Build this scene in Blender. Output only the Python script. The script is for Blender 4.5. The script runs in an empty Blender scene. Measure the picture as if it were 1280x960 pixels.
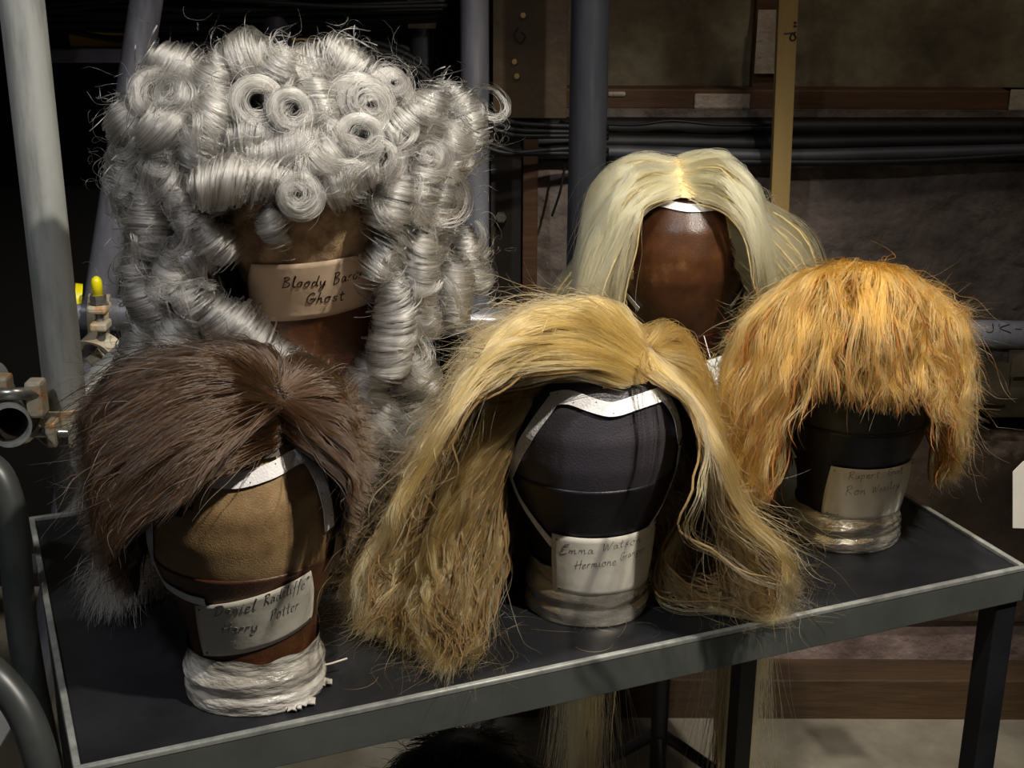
import bpy, bmesh, math, random
import numpy as np
from mathutils import Vector, Matrix, noise as mnoise

SC = bpy.context.scene
COL = SC.collection
rng = np.random.default_rng(7)
random.seed(7)

# ------------------------------------------------------------------ camera
F_PX, PITCH, ROLL, CAM_H = 1716.6, 0.33824, 0.0047, 1.56
TRAY_Z = 0.88
_fw = np.array([0, math.cos(PITCH), -math.sin(PITCH)])
_up0 = np.array([0, math.sin(PITCH), math.cos(PITCH)])
_rt0 = np.array([1.0, 0, 0])
_rt = _rt0 * math.cos(ROLL) + _up0 * math.sin(ROLL)
_up = -_rt0 * math.sin(ROLL) + _up0 * math.cos(ROLL)
CAMP = np.array([0, 0, CAM_H])

def ray(px, py):
    return _fw + _rt * (px - 640) / F_PX - _up * (py - 480) / F_PX

def at(px, py, Y):
    d = ray(px, py)
    return CAMP + d * (Y / d[1])

def on_z(px, py, z):
    d = ray(px, py)
    return CAMP + d * ((z - CAM_H) / d[2])

def proj(P):
    q = np.asarray(P) - CAMP
    d = q @ _fw
    return 640 + F_PX * (q @ _rt) / d, 480 - F_PX * (q @ _up) / d

cd = bpy.data.cameras.new('camera')
cam = bpy.data.objects.new('camera', cd)
COL.objects.link(cam)
cd.sensor_width = 36
cd.lens = F_PX * 36 / 1280
cam.matrix_world = Matrix(((_rt[0], _up[0], -_fw[0], 0), (_rt[1], _up[1], -_fw[1], 0), (_rt[2], _up[2], -_fw[2], CAM_H), (0, 0, 0, 1)))
SC.camera = cam
cd.clip_start = 0.02

# ------------------------------------------------------------------ materials
def lin(c):
    return tuple(((x / 255) / 12.92 if x / 255 <= 0.04045 else ((x / 255 + 0.055) / 1.055) ** 2.4) for x in c) + (1,)

def new_mat(name):
    m = bpy.data.materials.new(name)
    m.use_nodes = True
    nt = m.node_tree
    nt.nodes.clear()
    out = nt.nodes.new('ShaderNodeOutputMaterial')
    return m, nt, out

def surf(name, c1, c2=None, scale=20, rough=.5, metal=0, bump=0, bscale=60, detail=6, lo=.35, hi=.65, c3=None, stretch=(1, 1, 1), coat=0, spec=.5, rough2=None, trans=0):
    m, nt, out = new_mat(name)
    N, L = nt.nodes, nt.links
    b = N.new('ShaderNodeBsdfPrincipled')
    L.new(b.outputs[0], out.inputs[0])
    b.inputs['Roughness'].default_value = rough
    b.inputs['Metallic'].default_value = metal
    b.inputs['Coat Weight'].default_value = coat
    b.inputs['Specular IOR Level'].default_value = spec
    b.inputs['Transmission Weight'].default_value = trans
    tc = N.new('ShaderNodeTexCoord')
    mp = N.new('ShaderNodeMapping')
    mp.inputs['Scale'].default_value = stretch
    L.new(tc.outputs['Object'], mp.inputs[0])
    if c2 is None:
        b.inputs['Base Color'].default_value = lin(c1)
    else:
        n = N.new('ShaderNodeTexNoise')
        n.inputs['Scale'].default_value = scale
        n.inputs['Detail'].default_value = detail
        n.inputs['Roughness'].default_value = .65
        L.new(mp.outputs[0], n.inputs[0])
        r = N.new('ShaderNodeValToRGB')
        r.color_ramp.elements[0].position = lo
        r.color_ramp.elements[1].position = hi
        r.color_ramp.elements[0].color = lin(c1)
        r.color_ramp.elements[1].color = lin(c2)
        if c3 is not None:
            e = r.color_ramp.elements.new((lo + hi) / 2)
            e.color = lin(c3)
        L.new(n.outputs[0], r.inputs[0])
        L.new(r.outputs[0], b.inputs['Base Color'])
        if rough2 is not None:
            mr = N.new('ShaderNodeMapRange')
            mr.inputs[3].default_value = rough
            mr.inputs[4].default_value = rough2
            L.new(n.outputs[0], mr.inputs[0])
            L.new(mr.outputs[0], b.inputs['Roughness'])
    if bump:
        n2 = N.new('ShaderNodeTexNoise')
        n2.inputs['Scale'].default_value = bscale
        n2.inputs['Detail'].default_value = 5
        L.new(mp.outputs[0], n2.inputs[0])
        bp = N.new('ShaderNodeBump')
        bp.inputs['Strength'].default_value = bump
        bp.inputs['Distance'].default_value = .01
        L.new(n2.outputs[0], bp.inputs['Height'])
        L.new(bp.outputs[0], b.inputs['Normal'])
    return m

def hair_mat(name, c, c2, rough=.32, vary=.5, radial=.45):
    """strand material: colour varies from strand to strand between c and c2"""
    m, nt, out = new_mat(name)
    N, L = nt.nodes, nt.links
    h = N.new('ShaderNodeBsdfHairPrincipled')
    h.parametrization = 'COLOR'
    h.inputs['Roughness'].default_value = rough
    h.inputs['Radial Roughness'].default_value = radial
    h.inputs['Random Roughness'].default_value = .3
    hi = N.new('ShaderNodeHairInfo')
    r = N.new('ShaderNodeValToRGB')
    r.color_ramp.elements[0].color = lin(c)
    r.color_ramp.elements[1].color = lin(c2)
    L.new(hi.outputs['Random'], r.inputs[0])
    L.new(r.outputs[0], h.inputs['Color'])
    L.new(h.outputs[0], out.inputs[0])
    return m

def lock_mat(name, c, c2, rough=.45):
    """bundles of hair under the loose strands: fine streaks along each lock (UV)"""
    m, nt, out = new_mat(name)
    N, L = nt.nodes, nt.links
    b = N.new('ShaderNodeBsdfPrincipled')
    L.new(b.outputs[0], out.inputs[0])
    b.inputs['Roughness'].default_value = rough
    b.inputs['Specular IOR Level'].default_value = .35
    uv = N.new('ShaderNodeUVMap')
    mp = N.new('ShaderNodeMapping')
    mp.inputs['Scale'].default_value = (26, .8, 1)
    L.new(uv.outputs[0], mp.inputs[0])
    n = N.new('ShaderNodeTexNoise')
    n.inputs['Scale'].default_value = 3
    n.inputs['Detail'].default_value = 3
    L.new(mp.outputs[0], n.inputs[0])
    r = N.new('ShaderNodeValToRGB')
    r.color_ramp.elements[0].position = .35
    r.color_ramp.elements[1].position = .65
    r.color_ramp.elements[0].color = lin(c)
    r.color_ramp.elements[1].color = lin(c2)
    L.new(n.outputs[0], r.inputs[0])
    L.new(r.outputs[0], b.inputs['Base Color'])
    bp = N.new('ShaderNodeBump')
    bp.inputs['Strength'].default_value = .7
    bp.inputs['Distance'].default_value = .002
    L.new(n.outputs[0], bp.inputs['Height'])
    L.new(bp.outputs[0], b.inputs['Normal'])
    return m

# ------------------------------------------------------------------ object helpers
def link(o, parent=None):
    COL.objects.link(o)
    if parent is not None:
        o.parent = parent
    return o

def tag(o, label, cat, group=None, kind=None):
    if label: o['label'] = label
    if cat: o['category'] = cat
    if group: o['group'] = group
    if kind: o['kind'] = kind
    return o

def empty(name, loc, label, cat, rz=0, group=None):
    o = bpy.data.objects.new(name, None)
    o.empty_display_size = .05
    o.location = loc
    o.rotation_euler = (0, 0, rz)
    return tag(link(o), label, cat, group)

def mesh_obj(name, V, Fc, mat, parent=None, smooth=True, uv=None, world=False):
    """V in the parent's local frame; world=True converts world coordinates into it"""
    V = np.asarray(V, dtype=float)
    if world and parent is not None:
        V = to_local(parent, V)
    me = bpy.data.meshes.new(name)
    me.from_pydata(V.tolist(), [], [tuple(int(i) for i in f) for f in Fc])
    if smooth:
        me.polygons.foreach_set('use_smooth', [True] * len(me.polygons))
    if uv is not None:
        l = me.uv_layers.new(name='UVMap')
        li = np.empty(len(me.loops), dtype=np.int32)
        me.loops.foreach_get('vertex_index', li)
        l.data.foreach_set('uv', np.asarray(uv)[li].ravel())
    me.materials.append(mat)
    me.update()
    return link(bpy.data.objects.new(name, me), parent)

def to_local(parent, V):
    if parent.parent is not None: V = to_local(parent.parent, V)
    a = -parent.rotation_euler.z
    q = np.asarray(V) - np.array(parent.location)
    c, s = math.cos(a), math.sin(a)
    return np.stack([q[..., 0] * c - q[..., 1] * s, q[..., 0] * s + q[..., 1] * c, q[..., 2]], -1)

def to_world(parent, V):
    a = parent.rotation_euler.z
    c, s = math.cos(a), math.sin(a)
    V = np.asarray(V)
    return np.stack([V[..., 0] * c - V[..., 1] * s, V[..., 0] * s + V[..., 1] * c, V[..., 2]], -1) + np.array(parent.location)

class MB:
    def __init__(s):
        s.v = []; s.f = []
    def add(s, V, Fc):
        b = len(s.v)
        s.v += [tuple(map(float, p)) for p in V]
        s.f += [tuple(int(i) + b for i in f) for f in Fc]
        return s
    def box(s, lo, hi, M=None, bev=0):
        bm = bmesh.new()
        bmesh.ops.create_cube(bm, size=1)
        lo = Vector(lo); hi = Vector(hi)
        for v in bm.verts:
            v.co = Vector(((lo[i] + hi[i]) / 2 + v.co[i] * (hi[i] - lo[i])) for i in range(3))
        if bev:
            bmesh.ops.bevel(bm, geom=bm.edges[:], offset=bev, segments=2, affect='EDGES', profile=.5)
        if M is not None:
            bm.transform(M)
        bm.verts.index_update()
        s.add([v.co for v in bm.verts], [[v.index for v in f.verts] for f in bm.faces])
        bm.free()
        return s
    def tube(s, pts, r, n=20, caps=True, hollow=0):
        pts = np.asarray(pts, float)
        K = len(pts)
        r = np.full(K, r) if np.isscalar(r) else np.asarray(r)
        T = np.gradient(pts, axis=0)
        T /= np.linalg.norm(T, axis=1)[:, None] + 1e-12
        ref = np.array([0, 0, 1.0]) if abs(T[0][2]) < .9 else np.array([1.0, 0, 0])
        a = np.cross(T[0], ref); a /= np.linalg.norm(a)
        V = []
        for k in range(K):
            a = a - T[k] * (a @ T[k]); a /= np.linalg.norm(a)
            b = np.cross(T[k], a)
            for i in range(n):
                t = 2 * math.pi * i / n
                V.append(pts[k] + r[k] * (a * math.cos(t) + b * math.sin(t)))
        Fc = [(k * n + i, k * n + (i + 1) % n, (k + 1) * n + (i + 1) % n, (k + 1) * n + i) for k in range(K - 1) for i in range(n)]
        if hollow:
            off = len(V)
            cen = np.repeat(pts, n, 0)
            V2 = cen + (np.array(V) - cen) * (1 - hollow / np.repeat(r, n)[:, None])
            V += list(V2)
            Fc += [(off + k * n + (i + 1) % n, off + k * n + i, off + (k + 1) * n + i, off + (k + 1) * n + (i + 1) % n) for k in range(K - 1) for i in range(n)]
            for k in (0, K - 1):
                for i in range(n):
                    j = (i + 1) % n
                    q = (k * n + i, k * n + j, off + k * n + j, off + k * n + i)
                    Fc.append(q[::-1] if k == 0 else q)
        elif caps:
            Fc.append(tuple(range(n))[::-1])
            Fc.append(tuple((K - 1) * n + i for i in range(n)))
        return s.add(V, Fc)
    def prism(s, poly, y0, y1, M=None):
        """poly in xz, extruded y0..y1"""
        n = len(poly)
        V = [Vector((x, y0, z)) for x, z in poly] + [Vector((x, y1, z)) for x, z in poly]
        if M is not None: V = [M @ v for v in V]
        Fc = [tuple(range(n)), tuple(range(n, 2 * n))[::-1]] + [(i, n + i, n + (i + 1) % n, (i + 1) % n) for i in range(n)]
        return s.add(V, Fc)
    def build(s, name, mat, parent=None, smooth=False, sharp=None, world=True):
        o = mesh_obj(name, np.array(s.v), s.f, mat, parent, smooth, world=world)
        if sharp:
            o.data.set_sharp_from_angle(angle=math.radians(sharp))
        return o

def spline(P, n):
    """Catmull-Rom through P, n points per span"""
    P = np.asarray(P, float)
    Q = np.vstack([2 * P[0] - P[1], P, 2 * P[-1] - P[-2]])
    out = []
    for i in range(1, len(Q) - 2):
        for t in np.linspace(0, 1, n, endpoint=False):
            out.append(.5 * ((2 * Q[i]) + (-Q[i - 1] + Q[i + 1]) * t + (2 * Q[i - 1] - 5 * Q[i] + 4 * Q[i + 1] - Q[i + 2]) * t * t + (-Q[i - 1] + 3 * Q[i] - 3 * Q[i + 1] + Q[i + 2]) * t ** 3))
    out.append(P[-1])
    return np.array(out)

def inpoly(px, py, poly):
    px = np.asarray(px); py = np.asarray(py)
    r = np.zeros(px.shape, bool)
    n = len(poly)
    for i in range(n):
        x1, y1 = poly[i]; x2, y2 = poly[(i + 1) % n]
        c = ((y1 > py) != (y2 > py)) & (px < (x2 - x1) * (py - y1) / (y2 - y1 + 1e-9) + x1)
        r ^= c
    return r

def strands(name, P, mat, parent, r=.00028, tip=.25, world=False):
    """P (S,K,3): one hair curves object"""
    if world: P = to_local(parent, P)
    S, K, _ = P.shape
    hc = bpy.data.hair_curves.new(name)
    hc.add_curves([K] * S)
    hc.attributes['position'].data.foreach_set('vector', P.astype(np.float32).ravel())
    t = np.linspace(0, 1, K)
    prof = np.where(t < .75, 1, 1 - (1 - tip) * (t - .75) / .25)
    R = (np.ones((S, 1)) * prof[None, :]) * r * rng.uniform(.7, 1.25, (S, 1))
    at_ = hc.attributes.get('radius') or hc.attributes.new('radius', 'FLOAT', 'POINT')
    at_.data.foreach_set('value', R.astype(np.float32).ravel())
    hc.materials.append(mat)
    return link(bpy.data.objects.new(name, hc), parent)

def locks_mesh(name, G, rad, mat, parent, n=6):
    """G (S,K,3) guide lines -> tapered bundles joined in one mesh"""
    S, K, _ = G.shape
    T = np.gradient(G, axis=1)
    T /= np.linalg.norm(T, axis=2, keepdims=True) + 1e-9
    ref = rng.normal(size=(S, 1, 3)); ref /= np.linalg.norm(ref, axis=2, keepdims=True)
    a = np.cross(T, np.broadcast_to(ref, T.shape)); a /= np.linalg.norm(a, axis=2, keepdims=True) + 1e-9
    b = np.cross(T, a)
    t = np.linspace(0, 1, K)
    prof = np.minimum(1, .5 + t * 5) * np.sqrt(np.clip(1 - t ** 3, 0, 1)) + .02
    th = np.arange(n) * 2 * np.pi / n
    V = G[:, :, None, :] + rad * prof[None, :, None, None] * (a[:, :, None, :] * np.cos(th)[None, None, :, None] + b[:, :, None, :] * np.sin(th)[None, None, :, None])
    idx = np.arange(S * K * n).reshape(S, K, n)
    q = np.stack([idx[:, :-1], np.roll(idx, -1, 2)[:, :-1], np.roll(idx, -1, 2)[:, 1:], idx[:, 1:]], -1).reshape(-1, 4)
    uv = np.zeros((S, K, n, 2))
    uv[..., 0] = (np.arange(n) / n)[None, None, :] + rng.random((S, 1, 1)) * 9
    uv[..., 1] = t[None, :, None]
    me = bpy.data.meshes.new(name)
    Vf = V.reshape(-1, 3)
    me.vertices.add(len(Vf)); me.vertices.foreach_set('co', Vf.ravel())
    me.loops.add(q.size); me.loops.foreach_set('vertex_index', q.ravel().astype(np.int32))
    me.polygons.add(len(q)); me.polygons.foreach_set('loop_start', np.arange(0, q.size, 4, dtype=np.int32))
    me.update(calc_edges=True)
    me.polygons.foreach_set('use_smooth', np.ones(len(q), bool))
    l = me.uv_layers.new(name='UVMap')
    l.data.foreach_set('uv', uv.reshape(-1, 2)[q.ravel()].ravel())
    me.materials.append(mat)
    me.update()
    return link(bpy.data.objects.new(name, me), parent)

# ------------------------------------------------------------------ head blocks
#          z     half width  front   back
PROF = [(0.000, .0575, .0540, .0560), (.012, .0580, .0545, .0560), (.017, .0555, .0520, .0540), (.026, .0580, .0545, .0565), (.034, .0565, .0535, .0550), (.040, .0528, .0505, .0520), (.050, .0530, .0505, .0530),
        (.075, .0550, .0530, .0560), (.095, .0612, .0610, .0630), (.120, .0700, .0730, .0740), (.150, .0790, .0850, .0880), (.180, .0850, .0935, .0985),
        (.210, .0850, .0950, .0990), (.240, .0770, .0880, .0900), (.265, .0635, .0730, .0740), (.285, .0450, .0520, .0525),
        (.297, .0250, .0290, .0290), (.302, .0010, .0010, .0010)]

class Block:
    def __init__(s, x, y, z, yaw, neck=0.0, sc=1.0, shift=0.0, sw=1.0):
        s.loc = np.array([x, y, z]); s.yaw = yaw; s.neck = neck; s.sc = sc
        P = np.array(PROF)
        P[:, 1:] *= sc
        P[:, 1] *= sw
        P[:, 0] *= sc
        if neck:
            P[3:, 0] += neck
        s.P = P
        s.top = P[-1, 0]
        zz = np.linspace(0, s.top, 400)
        ker = np.hanning(13); ker /= ker.sum()
        s.zz = zz
        s.W = []
        for c in (1, 2, 3):
            v = np.interp(zz, P[:, 0], P[:, c])
            vs = np.convolve(np.pad(v, 6, mode='edge'), ker, 'valid')
            m = (zz > .03) & (zz < s.top - .02)
            s.W.append(np.where(m, vs, v))
        # round the very top like an ellipse
        k = zz > s.top - .03
        for a in s.W:
            a0 = np.interp(s.top - .03, zz, a)
            u = (zz[k] - (s.top - .03)) / .03
            a[k] = a0 * np.sqrt(np.clip(1 - u * u, 0, 1)) ** .9
        s.c = np.array([0, 0, .19 * sc + neck])         # centre of the skull, local
        s.R = np.array([.088 * sw, .102, .1165]) * sc
    def wl(s, z):
        return [np.interp(z, s.zz, a) for a in s.W]
    def F(s, p):
        z = p[..., 2]
        w, f, b = s.wl(z)
        d = np.where(p[..., 1] < 0, f, b)
        r = np.sqrt((p[..., 0] / (w + 1e-5)) ** 2 + (p[..., 1] / (d + 1e-5)) ** 2)
        return np.where((z < 0) | (z > s.top), 50 + np.abs(z), r)
    def loc2w(s, V):
        c, n = math.cos(s.yaw), math.sin(s.yaw)
        V = np.asarray(V)
        return np.stack([V[..., 0] * c - V[..., 1] * n, V[..., 0] * n + V[..., 1] * c, V[..., 2]], -1) + s.loc
    def w2loc(s, V):
        c, n = math.cos(-s.yaw), math.sin(-s.yaw)
        q = np.asarray(V) - s.loc
        return np.stack([q[..., 0] * c - q[..., 1] * n, q[..., 0] * n + q[..., 1] * c, q[..., 2]], -1)
    def azz(s, px, py):
        """the surface point (azimuth from the front, height) seen along a line of sight"""
        d = ray(px, py)
        t0 = (s.loc[1] - .2) / d[1]
        ts = np.linspace(t0, t0 + .35, 500)
        p = s.w2loc(CAMP + ts[:, None] * d)
        Fv = s.F(p)
        i = np.argmax(Fv < 1) if (Fv < 1).any() else np.argmin(Fv)
        q = p[i]
        w, f, b = s.wl(q[2])
        dd = f if q[1] < 0 else b
        return math.atan2(q[0] / w, -q[1] / dd), q[2]
    def surf(s, az, z, off=0.0):
        az = np.asarray(az, float); z = np.asarray(z, float)
        w, f, b = s.wl(z)
        d = np.where(np.cos(az) > 0, f, b)
        x = w * np.sin(az); y = -d * np.cos(az)
        n = np.stack([np.sin(az) / (w + 1e-5), -np.cos(az) / (d + 1e-5), 0 * az], -1)
        n /= np.linalg.norm(n, axis=-1, keepdims=True)
        # slope in z
        e = .004
        w1, f1, b1 = s.wl(z + e); w0, f0, b0 = s.wl(z - e)
        sl = ((w1 - w0) * np.sin(az) ** 2 + np.where(np.cos(az) > 0, f1 - f0, b1 - b0) * np.cos(az) ** 2) / (2 * e)
        n[..., 2] = -sl
        n /= np.linalg.norm(n, axis=-1, keepdims=True)
        return np.stack([x, y, z + 0 * az], -1) + n * off, n
    def ring_mesh(s, z0, z1, nz, off=0.0, n=72, rough=0.0, cap_top=False, cap_bot=False, seed=0):
        zs = np.linspace(z0, z1, nz)
        if cap_top:
            zs = z0 + (z1 - z0) * np.sin(np.linspace(0, math.pi / 2, nz))
        V = []
        for k, z in enumerate(zs):
            for i in range(n):
                az = 2 * math.pi * i / n
                o = off
                if rough:
                    wz = z + .006 * math.sin(az * 2 + seed)
                    o += rough * (mnoise.noise(Vector((math.cos(az) * 1.6 + seed, math.sin(az) * 1.6, wz * 85))) + .5 * abs(mnoise.noise(Vector((math.cos(az) * 5, math.sin(az) * 5 + seed, wz * 210)))))
                w, f, b = s.wl(min(z, s.top - 1e-5))
                d = f if math.cos(az) > 0 else b
                V.append(((w + o) * math.sin(az), -(d + o) * math.cos(az), z))
        Fc = [(k * n + i, k * n + (i + 1) % n, (k + 1) * n + (i + 1) % n, (k + 1) * n + i) for k in range(nz - 1) for i in range(n)]
        if cap_top: Fc.append(tuple((nz - 1) * n + i for i in range(n)))
        if cap_bot: Fc.append(tuple(range(n))[::-1])
        return V, Fc

def make_block(B, label, mats, z_band, z_neck, wrap=.0012, band_tilt=0):
    e = empty('head_block', B.loc, label, 'wig block', B.yaw)
    V, Fc = B.ring_mesh(z_band - .012, B.top, 46, cap_top=True, cap_bot=True)
    mesh_obj('canvas_head', V, Fc, mats[0], e)
    V, Fc = B.ring_mesh(max(0, z_neck - .03), z_band, 34, off=.0011, cap_bot=True)
    V2, _ = B.ring_mesh(z_band - .001, z_band, 2, off=-.0012)
    V += V2[-72:]
    k = len(V) - 72
    Fc += [(k - 72 + i, k - 72 + (i + 1) % 72, k + (i + 1) % 72, k + i) for i in range(72)]
    mesh_obj('leather_band', V, Fc, mats[1], e)
    V, Fc = B.ring_mesh(0, z_neck, 40, off=.0032, n=110, rough=wrap, cap_bot=True, seed=B.loc[0] * 9)
    V = np.array(V); V[:, 2] += (V[:, 2] > z_neck - .002) * np.array([.004 * mnoise.noise(Vector((v[0] * 40, v[1] * 40, 0))) for v in V])
    mesh_obj('neck_wrap', V, Fc, mats[2], e)
    return e

def card(B, e, corners, lines, mat, inkmat, sag=0.0, ink=.00045, pins=True, name='name_card'):
    """corners in photo pixels tl,tr,br,bl -> sheet lying on the head; lines = [(text,u0,v0,size,slope)]"""
    A = [B.azz(*c) for c in corners]
    asp = math.dist(B.surf(*A[0])[0], B.surf(*A[1])[0]) / math.dist(B.surf(*A[0])[0], B.surf(*A[3])[0])
    wts = []
    top_r = [B.wl(a[1]) for a in A]
    def mp(u, v, off=.0024):
        u = np.asarray(u, float); v = np.asarray(v, float)
        az = (1 - v) * ((1 - u) * A[0][0] + u * A[1][0]) + v * ((1 - u) * A[3][0] + u * A[2][0])
        z = (1 - v) * ((1 - u) * A[0][1] + u * A[1][1]) + v * ((1 - u) * A[3][1] + u * A[2][1])
        zt = (1 - u) * A[0][1] + u * A[1][1]; zb = (1 - u) * A[3][1] + u * A[2][1]
        p, n = B.surf(az, z, 0)
        pt, _ = B.surf(az, zt, 0); pb, _ = B.surf(az, zb, 0)
        q = pt * (1 - v)[..., None] + pb * v[..., None]           # paper spans hollows
        rq = np.hypot(q[..., 0], q[..., 1]); rp = np.hypot(p[..., 0], p[..., 1])
        k = np.maximum(rq, rp) / (rp + 1e-9)
        out = p.copy(); out[..., 0] *= k; out[..., 1] *= k
        return out + n * off
    nu, nv = 24, 12
    U, Vv = np.meshgrid(np.linspace(0, 1, nu), np.linspace(0, 1, nv))
    top = mp(U, Vv, .0030).reshape(-1, 3); bot = mp(U, Vv, .0024).reshape(-1, 3)
    V = np.vstack([top, bot]); o = nu * nv
    Fc = [(j * nu + i, (j + 1) * nu + i, (j + 1) * nu + i + 1, j * nu + i + 1) for j in range(nv - 1) for i in range(nu - 1)]
    Fc += [tuple(x + o for x in f[::-1]) for f in Fc]
    rim = [i for i in range(nu)] + [j * nu + nu - 1 for j in range(1, nv)] + [(nv - 1) * nu + i for i in range(nu - 2, -1, -1)] + [j * nu for j in range(nv - 2, 0, -1)]
    Fc += [(rim[i], rim[(i + 1) % len(rim)], rim[(i + 1) % len(rim)] + o, rim[i] + o) for i in range(len(rim))]
    c = mesh_obj(name, V, Fc, mat, e)
    mb = MB()
    for (txt, x0, y0, x1, y1, size) in lines:
        ss = text_strokes(txt)
        wn = max(p[0] for s_ in ss for p in s_)
        wd = (x1 - x0) / (wn * size)
        for st in ss:
            st = stroke(st)
            tx_ = x0 + st[:, 0] * size * wd
            ty_ = y0 - st[:, 1] * size + (y1 - y0) * (tx_ - x0) / (x1 - x0)
            u = np.clip((tx_ - corners[0][0]) / (corners[1][0] - corners[0][0]), 0, 1)
            yt = corners[0][1] + u * (corners[1][1] - corners[0][1]); yb = corners[3][1] + u * (corners[2][1] - corners[3][1])
            v = np.clip((ty_ - yt) / (yb - yt), .03, .97)
            for _ in range(24):                            # find the spot on the sheet
                X, Y = proj(B.loc2w(mp(u, v, .0031)))
                Xu, Yu = proj(B.loc2w(mp(u + .05, v, .0031))); Xv, Yv = proj(B.loc2w(mp(u, v + .05, .0031)))
                a_, b_, c_, d_ = (Xu - X) / .05, (Xv - X) / .05, (Yu - Y) / .05, (Yv - Y) / .05
                det = a_ * d_ - b_ * c_ + 1e-6
                ex, ey = tx_ - X, ty_ - Y
                u = np.clip(u + .4 * (d_ * ex - b_ * ey) / det, .01, .98); v = np.clip(v + .4 * (-c_ * ex + a_ * ey) / det, .02, .98)
            P = mp(u, v, .0031)
            if len(P) > 1:
                mb.tube(P, ink, n=4)
    mb.build('handwriting', inkmat, c, world=False)
    if pins:
        for (u, v) in ((.04, .07), (.96, .07), (.96, .93), (.05, .93)):
            p = mp(np.array([u, u + .012]), np.array([v, v]), .0034)
            MB().tube(p, .0007, n=6).build('pin', M_pin, c, world=False)
    return c

def tape(B, e, pts, width, mat, off=.0022, nper=7, pins=True, label=None):
    """white cotton tape laid over the head along photo points"""
    P = spline(pts, nper)
    A = np.array([B.azz(*p) for p in P])
    C, n = B.surf(A[:, 0], A[:, 1], off)
    # light smoothing
    for _ in range(2):
        C[1:-1] = (C[:-2] + 2 * C[1:-1] + C[2:]) / 4
    T = np.gradient(C, axis=0); T /= np.linalg.norm(T, axis=1)[:, None]
    s = np.cross(T, n); s /= np.linalg.norm(s, axis=1)[:, None]
    K = len(C)
    L_ = C - s * width / 2; R_ = C + s * width / 2
    V = np.vstack([L_ + n * .0005, R_ + n * .0005, L_, R_])
    Fc = []
    for k in range(K - 1):
        a, b, c, d = k, k + K, k + 2 * K, k + 3 * K
        Fc += [(a, b, b + 1, a + 1), (c, c + 1, d + 1, d), (a, a + 1, c + 1, c), (b, d, d + 1, b + 1)]
    Fc += [(0, 2 * K, 3 * K, K), (K - 1, 2 * K - 1, 4 * K - 1, 3 * K - 1)]
    t = mesh_obj('cotton_tape', V, Fc, mat, e, smooth=False)
    if pins:
        for k in range(3, K - 1, 6):
            q = C[k] + s[k] * width * (.28 if (k // 6) % 2 else -.28) + n[k] * .0005
            MB().tube([q, q + n[k] * .0006], .00055, n=6).build('pin', M_pin, t, world=False)
    return t

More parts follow.
